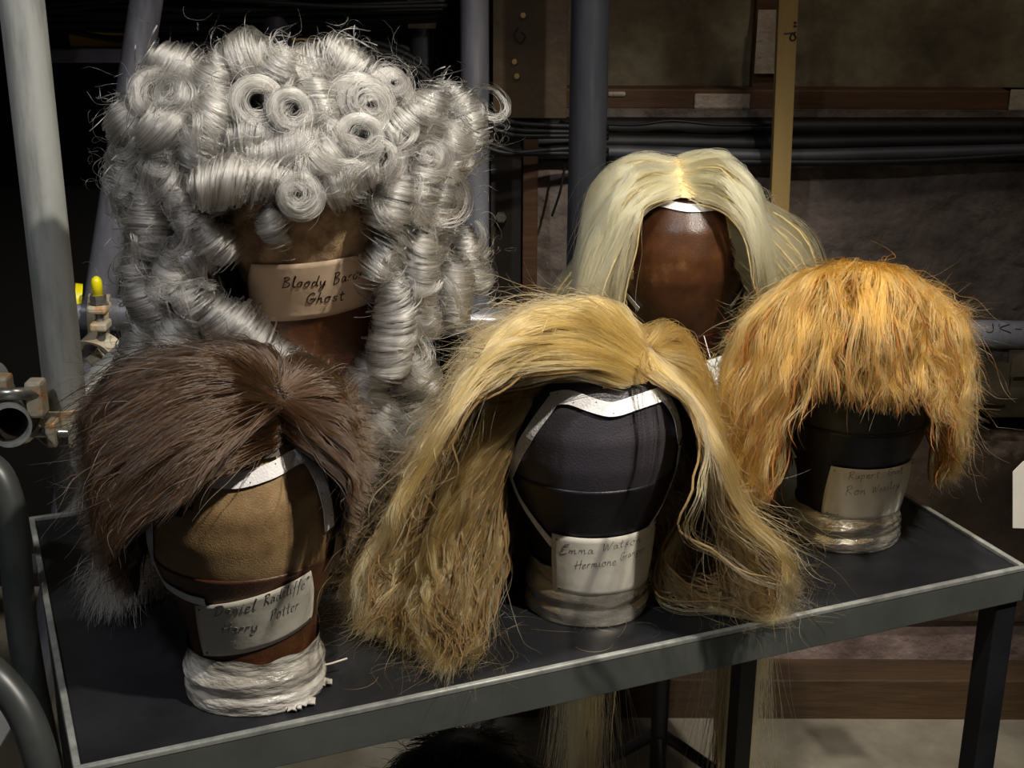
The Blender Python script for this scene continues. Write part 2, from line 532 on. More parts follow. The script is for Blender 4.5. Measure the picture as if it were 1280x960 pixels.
# ------------------------------------------------------------------ handwriting strokes
G_ = {
 'B': (.7, [[(.1, 0), (.12, .5), (.15, 1)], [(.0, .95), (.35, 1), (.5, .8), (.2, .55), (.55, .4), (.5, .08), (.05, .0)]]),
 'l': (.28, [[(.05, .1), (.12, .6), (.18, 1), (.1, 1), (.08, .4), (.15, 0), (.28, .08)]]),
 'o': (.5, [[(.3, .5), (.08, .35), (.1, .05), (.32, .02), (.42, .28), (.3, .5), (.5, .42)]]),
 'd': (.55, [[(.38, .42), (.12, .4), (.08, .08), (.28, .03), (.42, .4), (.5, 1), (.42, .3), (.5, 0), (.56, .08)]]),
 'y': (.5, [[(.05, .48), (.1, .12), (.28, .1), (.42, .48), (.38, 0), (.25, -.4), (.05, -.3), (.3, -.05), (.5, .1)]]),
 'a': (.5, [[(.38, .42), (.15, .48), (.05, .15), (.2, .02), (.38, .4), (.38, .05), (.52, .08)]]),
 'r': (.38, [[(.05, .02), (.08, .48), (.1, .3), (.22, .47), (.38, .42)]]),
 'n': (.5, [[(.05, .02), (.08, .48), (.09, .25), (.28, .48), (.36, .3), (.38, .02), (.5, .08)]]),
 'm': (.72, [[(.05, .02), (.08, .48), (.09, .25), (.25, .48), (.32, .02), (.34, .28), (.5, .48), (.57, .02), (.7, .08)]]),
 'G': (.72, [[(.6, .85), (.4, 1), (.1, .7), (.08, .2), (.35, 0), (.6, .2), (.6, .45), (.35, .42)], [(.3, .4), (.75, .45)]]),
 'h': (.5, [[(.08, 0), (.14, .6), (.2, 1)], [(.09, .25), (.3, .48), (.36, .3), (.36, .02), (.48, .06)]]),
 's': (.42, [[(.38, .45), (.15, .45), (.12, .3), (.34, .18), (.25, 0), (.02, .06)]]),
 't': (.4, [[(.2, .85), (.17, .3), (.2, .02), (.36, .06)], [(.0, .55), (.4, .6)]]),
 'D': (.75, [[(.15, .05), (.2, .95)], [(.0, .9), (.45, 1), (.7, .6), (.5, .1), (.02, .02)]]),
 'i': (.24, [[(.08, .48), (.08, .05), (.22, .08)], [(.14, .7), (.16, .72)]]),
 'e': (.42, [[(.06, .22), (.32, .3), (.28, .48), (.08, .4), (.07, .08), (.25, 0), (.42, .1)]]),
 'R': (.68, [[(.08, 0), (.15, .95)], [(.0, .88), (.4, 1), (.52, .75), (.15, .5), (.35, .3), (.62, 0)]]),
 'c': (.4, [[(.35, .42), (.15, .48), (.06, .2), (.18, .02), (.4, .08)]]),
 'f': (.36, [[(.38, .95), (.25, 1), (.2, .6), (.12, -.3)], [(.02, .48), (.36, .52)]]),
 'H': (.75, [[(.1, 0), (.18, 1)], [(.58, 0), (.65, 1)], [(-.08, .45), (.35, .5), (.75, .58)]]),
 'P': (.6, [[(.08, 0), (.16, .95)], [(.0, .85), (.4, 1), (.52, .75), (.35, .5), (.14, .48)]]),
 'E': (.6, [[(.55, .95), (.2, .95), (.08, .7), (.3, .55), (.08, .4), (.08, .08), (.3, 0), (.55, .1)], [(.2, 1.12), (.6, 1.2)]]),
 'W': (.95, [[(.02, .95), (.15, .05), (.42, .8), (.55, .05), (.92, 1)]]),
 'u': (.48, [[(.05, .48), (.06, .1), (.22, .05), (.36, .46), (.36, .05), (.48, .08)]]),
 'p': (.48, [[(.08, .48), (.05, -.38)], [(.08, .38), (.3, .48), (.38, .2), (.2, .02), (.08, .1)]]),
 'g': (.48, [[(.36, .42), (.12, .46), (.06, .15), (.3, .1), (.38, .46), (.32, -.3), (.1, -.35), (.2, -.08), (.48, .08)]]),
 'J': (.5, [[(.4, 1), (.36, .2), (.2, 0), (.02, .12)]]),
 'K': (.65, [[(.08, 0), (.1, 1)], [(.6, .95), (.12, .48), (.62, 0)]]),
 '-': (.5, [[(.08, .42), (.4, .42)]]),
 '1': (.3, [[(.14, 0), (.16, 1)]]),
 '9': (.6, [[(.45, .75), (.2, .98), (.05, .7), (.2, .5), (.45, .72), (.48, 1.0), (.42, 0)]]),
 '"': (.4, [[(.1, 1.05), (.12, .8)], [(.28, 1.05), (.3, .8)]]),
 ' ': (.5, []),
}
def stroke(st):
    if len(st) > 2: return spline(st, 4)
    p, q = np.array(st[0], float), np.array(st[1], float)
    return p + (q - p) * np.linspace(0, 1, 6)[:, None]
def text_strokes(t, slant=.18):
    x = 0; out = []
    for ch in t:
        w, ss = G_[ch]
        for st in ss:
            out.append([(x + a + b * slant, b) for a, b in st])
        x += w + .1
    return out

# ------------------------------------------------------------------ hair simulation
def roots_on(B, N, hairline, poly=None, C=None, extra=.3, er=.055):
    """random points on the skull above the hairline (local), with normals; poly: photo area of the bare face"""
    out = []
    while sum(len(o) for o in out) < N:
        u = rng.normal(size=(4000, 3)); u /= np.linalg.norm(u, axis=1)[:, None]
        p = B.c + u * B.R
        az = np.arctan2(p[:, 0], -p[:, 1])
        ok = (p[:, 2] - B.neck) > hairline(np.abs(az), az)
        if poly is not None:
            X, Y = proj(B.loc2w(p))
            ok &= ~(inpoly(X, Y, poly) & (p[:, 1] < .03))
        out.append(np.concatenate([p[ok], u[ok]], 1))
    A = np.vstack(out)[:N]
    if C is not None:                                   # denser knotting round the parting
        near = np.vstack(out * 1)
        more = []
        while sum(len(o) for o in more) < N * extra:
            u = rng.normal(size=(20000, 3)); u /= np.linalg.norm(u, axis=1)[:, None]
            p = B.c + u * B.R
            ok = np.linalg.norm(p - C, axis=1) < er
            if poly is not None:
                X, Y = proj(B.loc2w(p)); ok &= ~(inpoly(X, Y, poly) & (p[:, 1] < .03))
            more.append(np.concatenate([p[ok], u[ok]], 1))
        A = np.vstack([A] + more)[:int(N * (1 + extra))]
    n = A[:, 3:] / B.R ** 1
    n /= np.linalg.norm(n, axis=1)[:, None]
    return A[:, :3], n

def simulate(B, p, n, d0, L, off, K=22, grav=1.0, grow=.3, sweep=None, floor=None, lift=.3, gpow=1.0):
    S = len(p)
    d = d0 - n * np.sum(d0 * n, 1)[:, None]
    d /= np.linalg.norm(d, axis=1)[:, None] + 1e-9
    d = d + n * lift; d /= np.linalg.norm(d, axis=1)[:, None]
    step = (L / (K - 1))[:, None]
    P = [p.copy()]
    q = p.copy()
    for k in range(1, K):
        t = k / (K - 1)
        f = np.zeros((S, 3)); f[:, 2] -= grav * t ** gpow
        if sweep is not None: f += sweep(q, t)
        d = d + f * step * 14
        d /= np.linalg.norm(d, axis=1)[:, None]
        q = q + d * step
        R = B.R + off[:, None] * min(1, t / grow)
        v = (q - B.c) / R
        m = np.linalg.norm(v, axis=1)
        ins = m < 1
        if ins.any():
            nv = v / B.R; nv /= np.linalg.norm(nv, axis=1)[:, None]
            q[ins] = (B.c + v / m[:, None] * R)[ins]
            dn = np.minimum(0, np.sum(d * nv, 1))[:, None]
            d[ins] = (d - nv * dn)[ins]
            d /= np.linalg.norm(d, axis=1)[:, None] + 1e-9
        # neck
        rn = np.hypot(q[:, 0], q[:, 1])
        nk = (rn < .066) & (q[:, 2] < B.c[2])
        q[nk, :2] *= (.066 / (rn[nk] + 1e-6))[:, None]
        if floor is not None:
            h = floor + .004 + .006 * (1 + np.sin(np.arange(S) * 1.7)) * .5
            b = q[:, 2] < h
            q[b, 2] = h[b]
            d[b, 2] = np.maximum(d[b, 2], 0)
            bd = b & (np.hypot(d[:, 0], d[:, 1]) < .3)
            rd = q[:, :2] / (np.linalg.norm(q[:, :2], axis=1)[:, None] + 1e-6)
            d[bd, :2] += rd[bd] * .7
            d /= np.linalg.norm(d, axis=1)[:, None] + 1e-9
        P.append(q.copy())
    return np.stack(P, 1)

def cull(B, G, outline, keepout, tol_in=.04, tol_out=.10, front_y=.02, soft=0):
    X, Y = proj(B.loc2w(G))
    if soft:
        X = X + rng.normal(size=(len(G), 1)) * soft; Y = Y + rng.normal(size=(len(G), 1)) * soft
    bad = np.zeros(len(G), bool)
    if keepout is not None:
        k = inpoly(X, Y, keepout) & (G[:, :, 1] < front_y)
        bad |= k.mean(1) > tol_in
    if outline is not None:
        o = ~inpoly(X, Y, outline)
        bad |= o.mean(1) > tol_out
    return G[~bad]

def spans(poly, py):
    """leftmost and rightmost crossing of each level with the outline"""
    lo = np.full(py.shape, np.inf); hi = np.full(py.shape, -np.inf)
    n = len(poly)
    for i in range(n):
        x1, y1 = poly[i]; x2, y2 = poly[(i + 1) % n]
        c = (y1 > py) != (y2 > py)
        x = (x2 - x1) * (py - y1) / (y2 - y1 + 1e-9) + x1
        lo = np.where(c, np.minimum(lo, x), lo); hi = np.where(c, np.maximum(hi, x), hi)
    return lo, hi

def comb(B, G, outline=None, keepout=None, side=None, front_y=.03, soft=5, margin=2):
    """brush the locks aside from the bare face and gather them within the silhouette"""
    S, K, _ = G.shape
    for it in range(3):
        W = B.loc2w(G)
        X, Y = proj(W)
        sc = ((W - CAMP) @ _fw) / F_PX
        js = np.abs(rng.normal(size=(S, 1))) * soft + margin if it == 0 else js
        sh = np.zeros((S, K))
        if keepout is not None:
            k = inpoly(X, Y, keepout) & (G[:, :, 1] < front_y)
            lo, hi = spans(keepout, Y)
            sh = np.where(k, np.where(side[:, None] < 0, lo - js - X, hi + js - X), 0) * sc
        if outline is not None:
            lo, hi = spans(outline, Y)
            fin = np.isfinite(lo) & np.isfinite(hi)
            sh = np.where(fin & (X < lo + js) & (X > lo - 28), (lo + js - X) * sc, sh)
            sh = np.where(fin & (X > hi - js) & (X < hi + 28), (hi - js - X) * sc, sh)
        sz = np.zeros((S, K))
        if outline is not None:
            tp, _ = spans([(y_, x_) for x_, y_ in outline], X)
            up_ = np.isfinite(tp) & (Y < tp + js) & (Y > tp - 60)
            sz = np.where(up_, (tp + js - Y) * sc, 0)
        sm = sh.copy()
        for _ in range(3):
            p = np.pad(sm, ((0, 0), (1, 1)), mode='edge')
            sm = (p[:, :-2] + p[:, 1:-1] + p[:, 2:]) / 3
            p = np.pad(sz, ((0, 0), (1, 1)), mode='edge')
            sz = (p[:, :-2] + p[:, 1:-1] + p[:, 2:]) / 3
        sm[:, 0] = 0; sz[:, 0] = 0
        G = G.copy()
        G[..., 2] -= sz
        cy, sy = math.cos(-B.yaw), math.sin(-B.yaw)
        G[..., 0] += sm * cy; G[..., 1] += sm * sy
    return G

def grow_poly(poly, k):
    c = np.mean(poly, axis=0)
    return [tuple(c + (np.array(p) - c) * k) for p in poly]

def trim(B, G, keepout, front_y=.03, soft=8, minlen=.3, outside=False):
    """cut the locks where they would cross into the bare area"""
    S, K, _ = G.shape
    X, Y = proj(B.loc2w(G))
    X = X + rng.normal(size=(S, 1)) * soft; Y = Y + rng.normal(size=(S, 1)) * soft
    k = ~inpoly(X, Y, keepout) if outside else inpoly(X, Y, keepout) & (G[:, :, 1] < front_y)
    if outside: k[:, :K // 4] = False
    first = np.where(k.any(1), np.argmax(k, 1), K - 1)
    ok = first > K * minlen
    G = G[ok]; first = first[ok]
    idx = np.linspace(0, 1, K)[None, :] * first[:, None]
    i0 = np.clip(idx.astype(int), 0, K - 2); fr = (idx - i0)[..., None]
    r_ = np.arange(len(G))[:, None]
    return G[r_, i0] * (1 - fr) + G[r_, i0 + 1] * fr

def wave(G, amp, freq, ends=0.0, endfreq=3, jit=.3):
    """gentle waves along the locks, growing towards curled ends"""
    S, K, _ = G.shape
    t = np.linspace(0, 1, K)[None, :, None]
    T = np.gradient(G, axis=1); T /= np.linalg.norm(T, axis=2, keepdims=True) + 1e-9
    ref = rng.normal(size=(S, 1, 3))
    a = np.cross(T, np.broadcast_to(ref, T.shape)); a /= np.linalg.norm(a, axis=2, keepdims=True) + 1e-9
    b = np.cross(T, a)
    ph = rng.uniform(0, 6.28, (S, 1, 1)); fr = freq * rng.uniform(1 - jit, 1 + jit, (S, 1, 1))
    A = amp * np.minimum(1, t * 3)
    G = G + a * A * np.sin(6.28 * fr * t + ph) + b * A * .6 * np.cos(6.28 * fr * t * .8 + ph * 2)
    if ends:
        e = np.clip((t - .62) / .38, 0, 1) ** 1.2 * ends
        ph2 = 6.28 * endfreq * np.clip(t - .6, 0, 1) + ph
        G = G + a * e * np.sin(ph2) + b * e * np.cos(ph2)
    return G

def children(B, G, M, spread, tipspread, fuzz=.0012, floor=None, base=.0042, fly=.03, flyamp=.012):
    S, K, _ = G.shape
    f = np.concatenate([G[:, 0], G[:, K // 2], G[:, -1] * .6], 1)
    sq = (f ** 2).sum(1)
    D = sq[:, None] + sq[None, :] - 2 * f @ f.T
    nb = np.argsort(D, 1)[:, :min(5, S)]
    pick = nb[np.repeat(np.arange(S), M), rng.integers(nb.shape[1], size=S * M)]
    wt = (rng.random((S * M, 1, 1)) ** 1.3) * .8
    g = np.repeat(G, M, 0) * (1 - wt) + G[pick] * wt
    N = len(g)
    t = np.linspace(0, 1, K)[None, :, None]
    u = rng.normal(size=(N, 1, 3)); u /= np.linalg.norm(u, axis=2, keepdims=True); u *= rng.random((N, 1, 1)) ** .4
    prof = spread * (1 - .45 * np.sin(np.pi * np.clip(t, 0, 1))) * (1 - t) + tipspread * t
    ph = rng.uniform(0, 6.28, (N, 1, 3))
    out = g + u * prof + fuzz * np.sin(t * 6.28 * rng.uniform(1, 3.5, (N, 1, 1)) + ph) * np.minimum(1, 3 * t)
    # jitter the length
    sc = rng.uniform(.8, 1, (N,))
    idx = np.linspace(0, 1, K)[None, :] * sc[:, None] * (K - 1)
    i0 = np.clip(idx.astype(int), 0, K - 2); fr = (idx - i0)[..., None]
    r_ = np.arange(N)[:, None]
    out = out[r_, i0] * (1 - fr) + out[r_, i0 + 1] * fr
    fl = rng.random(N) < fly
    if fl.any():
        w = np.cumsum(np.cumsum(rng.normal(size=(fl.sum(), K, 3)), 1), 1)
        w *= flyamp / K ** 1.5 * 2.0
        out[fl] += w * t + u[fl] * t * flyamp
    v = (out - B.c) / (B.R + base); m = np.linalg.norm(v, axis=2, keepdims=True)
    out = np.where(m < 1, B.c + v / np.maximum(m, .2) * (B.R + base), out)
    if floor is not None:
        out[..., 2] = np.maximum(out[..., 2], floor + .0006 + .002 * rng.random((N, 1)))
    return out

def scalp_cap(B, hairline, off, mat, parent, poly=None):
    """the net foundation the hair is knotted into"""
    nu, nv = 72, 40
    V = []; keep = []
    for j in range(nv):
        ph = j / (nv - 1) * math.pi * .72
        for i in range(nu):
            az = 2 * math.pi * i / nu
            u = np.array([math.sin(ph) * math.sin(az), -math.sin(ph) * math.cos(az), math.cos(ph)])
            p = B.c + u * (B.R + off)
            aa = math.atan2(p[0], -p[1])
            ok = p[2] - B.neck > hairline(np.array([abs(aa)]), np.array([aa]))[0]
            if ok and poly is not None and p[1] < .03:
                X, Y = proj(B.loc2w(p))
                ok = not inpoly(np.array([X]), np.array([Y]), poly)[0]
            V.append(p); keep.append(bool(ok))
    Fc = []
    for j in range(nv - 1):
        for i in range(nu):
            q = (j * nu + i, j * nu + (i + 1) % nu, (j + 1) * nu + (i + 1) % nu, (j + 1) * nu + i)
            if all(keep[x] for x in q): Fc.append(q[::-1])
    used = sorted({x for f in Fc for x in f}); mp = {x: k for k, x in enumerate(used)}
    return mesh_obj('wig_foundation', np.array(V)[used], [tuple(mp[x] for x in f) for f in Fc], mat, parent)
# ------------------------------------------------------------------ materials used
M_pin = surf('pin_steel', (95, 90, 84), rough=.3, metal=1)
M_tape = surf('cotton_tape', (225, 222, 222), (240, 238, 238), 60, .75, bump=.25, bscale=500)
M_card = surf('card', (205, 200, 185), (218, 212, 198), 14, .6, bump=.1, bscale=40)
M_cardtan = surf('aged_card', (196, 172, 146), (210, 186, 160), 16, .55, bump=.1, bscale=60)
M_cardw = surf('white_card', (215, 218, 212), (228, 230, 224), 14, .6)
M_pencil = surf('pencil', (108, 104, 100), rough=.6)
M_ink = surf('black_ink', (22, 16, 16), rough=.5)
M_canvas_tan = surf('tan_canvas', (112, 88, 58), (170, 142, 102), 26, .5, bump=.2, bscale=700, c3=(146, 118, 80), rough2=.65, lo=.3, hi=.7)
M_canvas_old = surf('old_canvas', (98, 78, 58), (178, 152, 118), 45, .55, bump=.25, bscale=500, c3=(146, 122, 92), lo=.35, hi=.62)
M_canvas_char = surf('charcoal_canvas', (62, 58, 65), (138, 124, 98), 8, .36, bump=.2, bscale=600, c3=(60, 56, 60), lo=.38, hi=.72)
M_canvas_dark = surf('dark_canvas', (34, 36, 36), (62, 62, 56), 16, .4, bump=.2, bscale=600, lo=.4, hi=.75)
M_canvas_brown = surf('brown_canvas', (58, 34, 20), (128, 96, 60), 9, .30, bump=.10, bscale=500, c3=(84, 52, 30), lo=.38, hi=.72)
M_band_brown = surf('brown_leather', (62, 36, 20), (92, 56, 30), 18, .42, bump=.15, bscale=300)
M_band_red = surf('red_brown_leather', (52, 20, 14), (78, 34, 22), 18, .3, bump=.1, bscale=300)
M_band_black = surf('black_leather', (20, 19, 24), (30, 28, 33), 20, .38, bump=.1, bscale=300)
M_band_tan = surf('tan_leather', (120, 92, 52), (150, 118, 66), 14, .5, bump=.15, bscale=300)

def plastic(name, c1, c2, c3, metal=0.0, rough=.28, b=.9):
    m = surf(name, c1, c2, 16, rough, metal=metal, bump=b * .45, bscale=42, c3=c3, lo=.35, hi=.68, coat=.6, spec=.7, stretch=(1, 1, 3.2), detail=3)
    return m
M_wrap = plastic('clear_plastic_wrap', (140, 134, 124), (216, 212, 204), (184, 178, 168), rough=.18, b=1.3)
M_foil = plastic('silver_plastic_wrap', (180, 170, 154), (232, 226, 214), (206, 198, 184), metal=.8, rough=.17, b=.5)
M_foil2 = plastic('crumpled_silver_wrap', (180, 168, 148), (238, 232, 220), (208, 200, 184), metal=.75, rough=.16, b=1.6)

H_brown = hair_mat('brown_hair', (32, 21, 13), (72, 50, 31), rough=.24)
K_brown = lock_mat('brown_hair_bundle', (30, 21, 13), (54, 38, 24))
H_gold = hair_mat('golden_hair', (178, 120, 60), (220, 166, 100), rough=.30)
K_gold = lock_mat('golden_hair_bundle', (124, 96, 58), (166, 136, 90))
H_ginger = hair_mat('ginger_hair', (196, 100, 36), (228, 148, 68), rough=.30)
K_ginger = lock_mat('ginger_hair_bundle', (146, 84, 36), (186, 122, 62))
H_pale = hair_mat('pale_blond_hair', (248, 188, 114), (253, 219, 160), rough=.34)
K_pale = lock_mat('pale_blond_bundle', (196, 172, 116), (226, 206, 154))
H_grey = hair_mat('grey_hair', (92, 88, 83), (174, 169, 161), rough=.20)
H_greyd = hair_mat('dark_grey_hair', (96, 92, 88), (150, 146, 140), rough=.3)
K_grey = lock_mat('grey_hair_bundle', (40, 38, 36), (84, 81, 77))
H_black = hair_mat('black_hair', (14, 13, 13), (22, 20, 20), rough=.35)

# ------------------------------------------------------------------ the cart with its tray top
TD = np.array([-.3582, .9590]); TYAW = .38837; TW, TDp = .9891, .5273
tx = np.array([math.cos(TYAW), math.sin(TYAW)]); ty = np.array([-math.sin(TYAW), math.cos(TYAW)])
M_trayin = surf('dark_laminate', (22, 23, 26), (33, 34, 37), 9, .40, spec=.3, bump=.03, bscale=90, rough2=.55)
M_trayrim = surf('worn_grey_edge', (120, 122, 118), (160, 162, 156), 40, .4, metal=.3)
M_trayside = surf('grey_painted_steel', (66, 69, 66), (78, 80, 76), 12, .45)
M_blackpost = surf('black_steel', (20, 21, 24), (30, 31, 34), 20, .45)
cart = empty('utility_cart', (TD[0], TD[1], 0), 'dark grey steel utility cart with a shallow tray top carrying the wigs', 'cart', TYAW)
LIP = .040
def rim_box(mb, x0, y0, x1, y1, z0, z1, bev=.0012):
    mb.box((x0, y0, z0), (x1, y1, z1), bev=bev)
W_, D_ = TW, TDp
RT = TRAY_Z + .0035
RB = RT - LIP
sheet = MB().box((.004, .004, TRAY_Z - .012), (W_ - .004, D_ - .004, TRAY_Z - .0095)).build('tray_panel', M_trayin, cart, world=False)
# the working surface is the panel inside the rim
sheet.data.transform(Matrix.Translation((0, 0, .0095)))
side = MB()
rim_box(side, 0, 0, W_, .003, RB, RT - .0035); rim_box(side, 0, D_ - .003, W_, D_, RB, RT - .0035)
rim_box(side, 0, .003, .003, D_ - .003, RB, RT - .0035); rim_box(side, W_ - .003, .003, W_, D_ - .003, RB, RT - .0035)
side.build('side_panel', M_trayside, cart, world=False)
rim = MB()
t_ = .0055
for a in ((-.0008, -.0008, W_ + .0008, t_), (-.0008, D_ - t_, W_ + .0008, D_ + .0008), (-.0008, t_, t_, D_ - t_), (W_ - t_, t_, W_ + .0008, D_ - t_)):
    rim.box((a[0], a[1], RT - .0036), (a[2], a[3], RT + .0018), bev=.0012)
rim.build('edge_rim', M_trayrim, cart, world=False)
for (x, y) in ((.018, .03), (W_ - .0145, .02), (.018, D_ - .02), (W_ - .018, D_ - .02)):
    MB().box((x - .014, y - .014, .07), (x + .014, y + .014, RB + .03), bev=.002).build('leg', M_blackpost, cart, world=False)
    wl = MB()
    T = Matrix.Translation((x, y, .035)) @ Matrix.Rotation(math.pi / 2, 4, 'X')
    pts = [T @ Vector((0, 0, z)) for z in (-.012, -.008, .008, .012)]
    wl.tube([(p.x, p.y, p.z) for p in pts], [.028, .035, .035, .028], n=28)
    wl.box((x - .004, y - .018, .035), (x + .004, y - .014, .075)); wl.box((x - .004, y + .014, .035), (x + .004, y + .018, .075)); wl.box((x - .012, y - .018, .068), (x + .012, y + .018, .074))
    wl.build('caster', M_blackpost, cart, world=False)
MB().box((-.020, D_ - .085, RB + .010), (.001, D_ - .045, RB + .016), bev=.001).box((-.020, D_ - .085, RB + .010), (-.016, D_ - .045, RB + .032), bev=.001).build('corner_bracket', M_trayside, cart, world=False)

# ------------------------------------------------------------------ five head blocks
TZ = TRAY_Z + .0006
B_brown = Block(-.2335, 1.100, TZ, .10, sw=1.045)
B_gold = Block(.078, 1.262, TZ, -.02, sw=1.04)
B_ging = Block(.380, 1.428, TZ, .10, sw=1.03)
B_grey = Block(-.203, 1.375, TZ, .12, neck=.200, sw=1.10)
PZ = at(865, 207, 1.95)[2]
B_pale = Block(.247, 1.960, PZ - .302 * 1.2, 0, sw=.93, sc=1.2)

b1 = make_block(B_brown, 'tan canvas wig block with brown lower band, under the short brown wig', (M_canvas_tan, M_band_brown, M_wrap), .148, .052, wrap=.0016)
b2 = make_block(B_gold, 'charcoal canvas wig block with silver taped neck, under the long golden wig', (M_canvas_char, M_band_black, M_foil), .160, .060, wrap=.0018)
b3 = make_block(B_ging, 'black wig block on a crumpled silver neck, under the shaggy ginger wig', (M_canvas_dark, M_band_black, M_foil2), .152, .045, wrap=.0034)
b4 = make_block(B_grey, 'tall mottled canvas wig block with tan card, inside the curly grey wig', (M_canvas_old, M_band_brown, M_wrap), .315, .030, wrap=.002)
b5 = make_block(B_pale, 'glossy brown wig block behind the cart, under the pale blond wig', (M_canvas_brown, M_band_red, M_band_red), .130, .030, wrap=.001)
# grey block: tan post section
V, Fc = B_grey.ring_mesh(.028, .20, 20, off=.0022)
mesh_obj('neck_post', V, Fc, M_band_tan, b4)
# floor stand for the pale wig's block
zst = B_pale.loc[2]
st = empty('wig_stand', (B_pale.loc[0], B_pale.loc[1], 0), 'black floor stand holding up the pale blond wig block behind the cart', 'stand')
MB().tube([(B_pale.loc[0], B_pale.loc[1], .03), (B_pale.loc[0], B_pale.loc[1], zst - .018)], .014, n=20).build('pole', M_blackpost, st, smooth=True, sharp=40)
MB().tube([(B_pale.loc[0], B_pale.loc[1], zst - .018), (B_pale.loc[0], B_pale.loc[1], zst - .002)], .055, n=32).build('top_plate', M_blackpost, st, smooth=True, sharp=40)
for k in range(3):
    a = 2 * math.pi * k / 3 + .5
    MB().tube([(B_pale.loc[0] + .01 * math.cos(a), B_pale.loc[1] + .01 * math.sin(a), .25), (B_pale.loc[0] + .26 * math.cos(a), B_pale.loc[1] + .26 * math.sin(a), .012)], .010, n=14).build('leg', M_blackpost, st, smooth=True, sharp=40)

# torn ends of plastic wrap at the foot
for (u_, v_, s_) in ((376, 876, .010), (401, 852, .008), (366, 884, .006)):
    q0 = on_z(u_, v_, TRAY_Z + .004)
    Vt = [(q0[0] + s_ * 1.3 * (i - 3) / 3 + .002 * math.sin(i * 2.1), q0[1] + s_ * (j - 2) / 3 + .0015 * math.cos(i + j), q0[2] - .0025 + .0045 * abs(math.sin(i * 1.7 + j * 2.3))) for j in range(5) for i in range(7)]
    Vt += [(x, y, z - .0006) for x, y, z in Vt]
    Ft = [(j * 7 + i, j * 7 + i + 1, (j + 1) * 7 + i + 1, (j + 1) * 7 + i) for j in range(4) for i in range(6)]
    Ft += [tuple(35 + k for k in f[::-1]) for f in Ft]
    mesh_obj('torn_wrap', np.array(Vt), Ft, M_wrap, b1, world=True)
# cards and tapes
card(B_brown, b1, [(246, 754), (386, 711), (386, 772), (258, 817)],
     [('Daniel', 266, 771, 321, 762, 13), ('Radcliffe', 330, 757, 381, 735, 13), ('Harry', 276, 792, 322, 787, 12), ('Potter', 338, 776, 374, 760, 13)], M_card, M_pencil, ink=.00036)
card(B_gold, b2, [(692, 664), (817, 647), (812, 716), (693, 738)],
     [('Emma', 700, 692, 742, 692, 10), ('Watson', 753, 690, 801, 678, 10), ('Hermione', 718, 712, 770, 706, 11), ('Granger', 775, 701, 806, 689, 9)], M_card, M_pencil, ink=.00028)
card(B_ging, b3, [(1040, 580), (1139, 571), (1128, 632), (1028, 641)],
     [('Rupert', 1060, 600, 1100, 597, 10), ('Grint', 1110, 595, 1129, 591, 9), ('Ron', 1056, 619, 1082, 618, 11), ('Weasley', 1090, 617, 1124, 609, 9)], M_card, M_pencil, ink=.00028)
card(B_grey, b4, [(317, 328), (466, 311), (464, 374), (316, 397)],
     [('Bloody', 352, 360, 407, 357, 13), ('Baron', 416, 356, 455, 346, 14), ('Ghost', 382, 380, 431, 375, 13)], M_cardtan, M_ink, ink=.0006, pins=False)

tape(B_brown, b1, [(268, 600), (300, 600), (340, 588), (374, 570), (392, 588), (405, 625), (409, 660)], .013, M_tape)
tape(B_brown, b1, [(189, 620), (190, 650), (191, 700)], .0105, M_tape)
tape(B_brown, b1, [(172, 702), (200, 722), (232, 742), (258, 750)], .0095, M_tape, off=.0026, pins=False)
tape(B_gold, b2, [(640, 590), (652, 562), (672, 530), (694, 500)], .0125, M_tape)
tape(B_gold, b2, [(690, 500), (712, 497), (740, 507), (765, 512), (795, 503), (828, 492)], .0135, M_tape, off=.0028)
tape(B_gold, b2, [(822, 492), (834, 504), (843, 524), (847, 550)], .0125, M_tape)
tape(B_gold, b2, [(640, 592), (652, 622), (674, 655), (694, 680)], .0100, M_tape, pins=False)
tape(B_gold, b2, [(847, 556), (840, 596), (824, 632), (808, 658)], .0070, M_tape, pins=False)
tape(B_ging, b3, [(982, 540), (990, 556), (997, 571)], .0085, M_tape)
tape(B_pale, b5, [(806, 249), (835, 256), (862, 261), (892, 259)], .012, M_tape)
tape(B_pale, b5, [(788, 280), (780, 305), (770, 340)], .010, M_tape, pins=False)
tape(B_pale, b5, [(766, 344), (782, 364), (800, 386)], .010, M_tape, pins=False)
tape(B_pale, b5, [(934, 348), (922, 368), (911, 384)], .011, M_tape, pins=False)

# the card hanging below the pale wig's block
cw = empty('name_card', at(890, 476, 1.80), 'white handwritten card hanging between the golden and ginger wigs', 'card')
C4 = [at(862, 455, 1.80), at(914, 440, 1.80), at(906, 497, 1.79), at(872, 508, 1.79)]
V = []; n_ = 12
for j in range(n_):
    for i in range(n_):
        u, v = i / (n_ - 1), j / (n_ - 1)
        p = (1 - v) * ((1 - u) * C4[0] + u * C4[1]) + v * ((1 - u) * C4[3] + u * C4[2])
        p = p + np.array([0, -.006 * math.sin(u * 3.1) - .004 * v * v, 0])
        V.append(p)
V += [p + np.array([0, .0006, 0]) for p in V]
Fc = [(j * n_ + i, j * n_ + i + 1, (j + 1) * n_ + i + 1, (j + 1) * n_ + i) for j in range(n_ - 1) for i in range(n_ - 1)]
Fc += [tuple(x + n_ * n_ for x in f[::-1]) for f in Fc]
mesh_obj('paper', V, Fc, M_cardw, cw, world=True)
mb = MB()
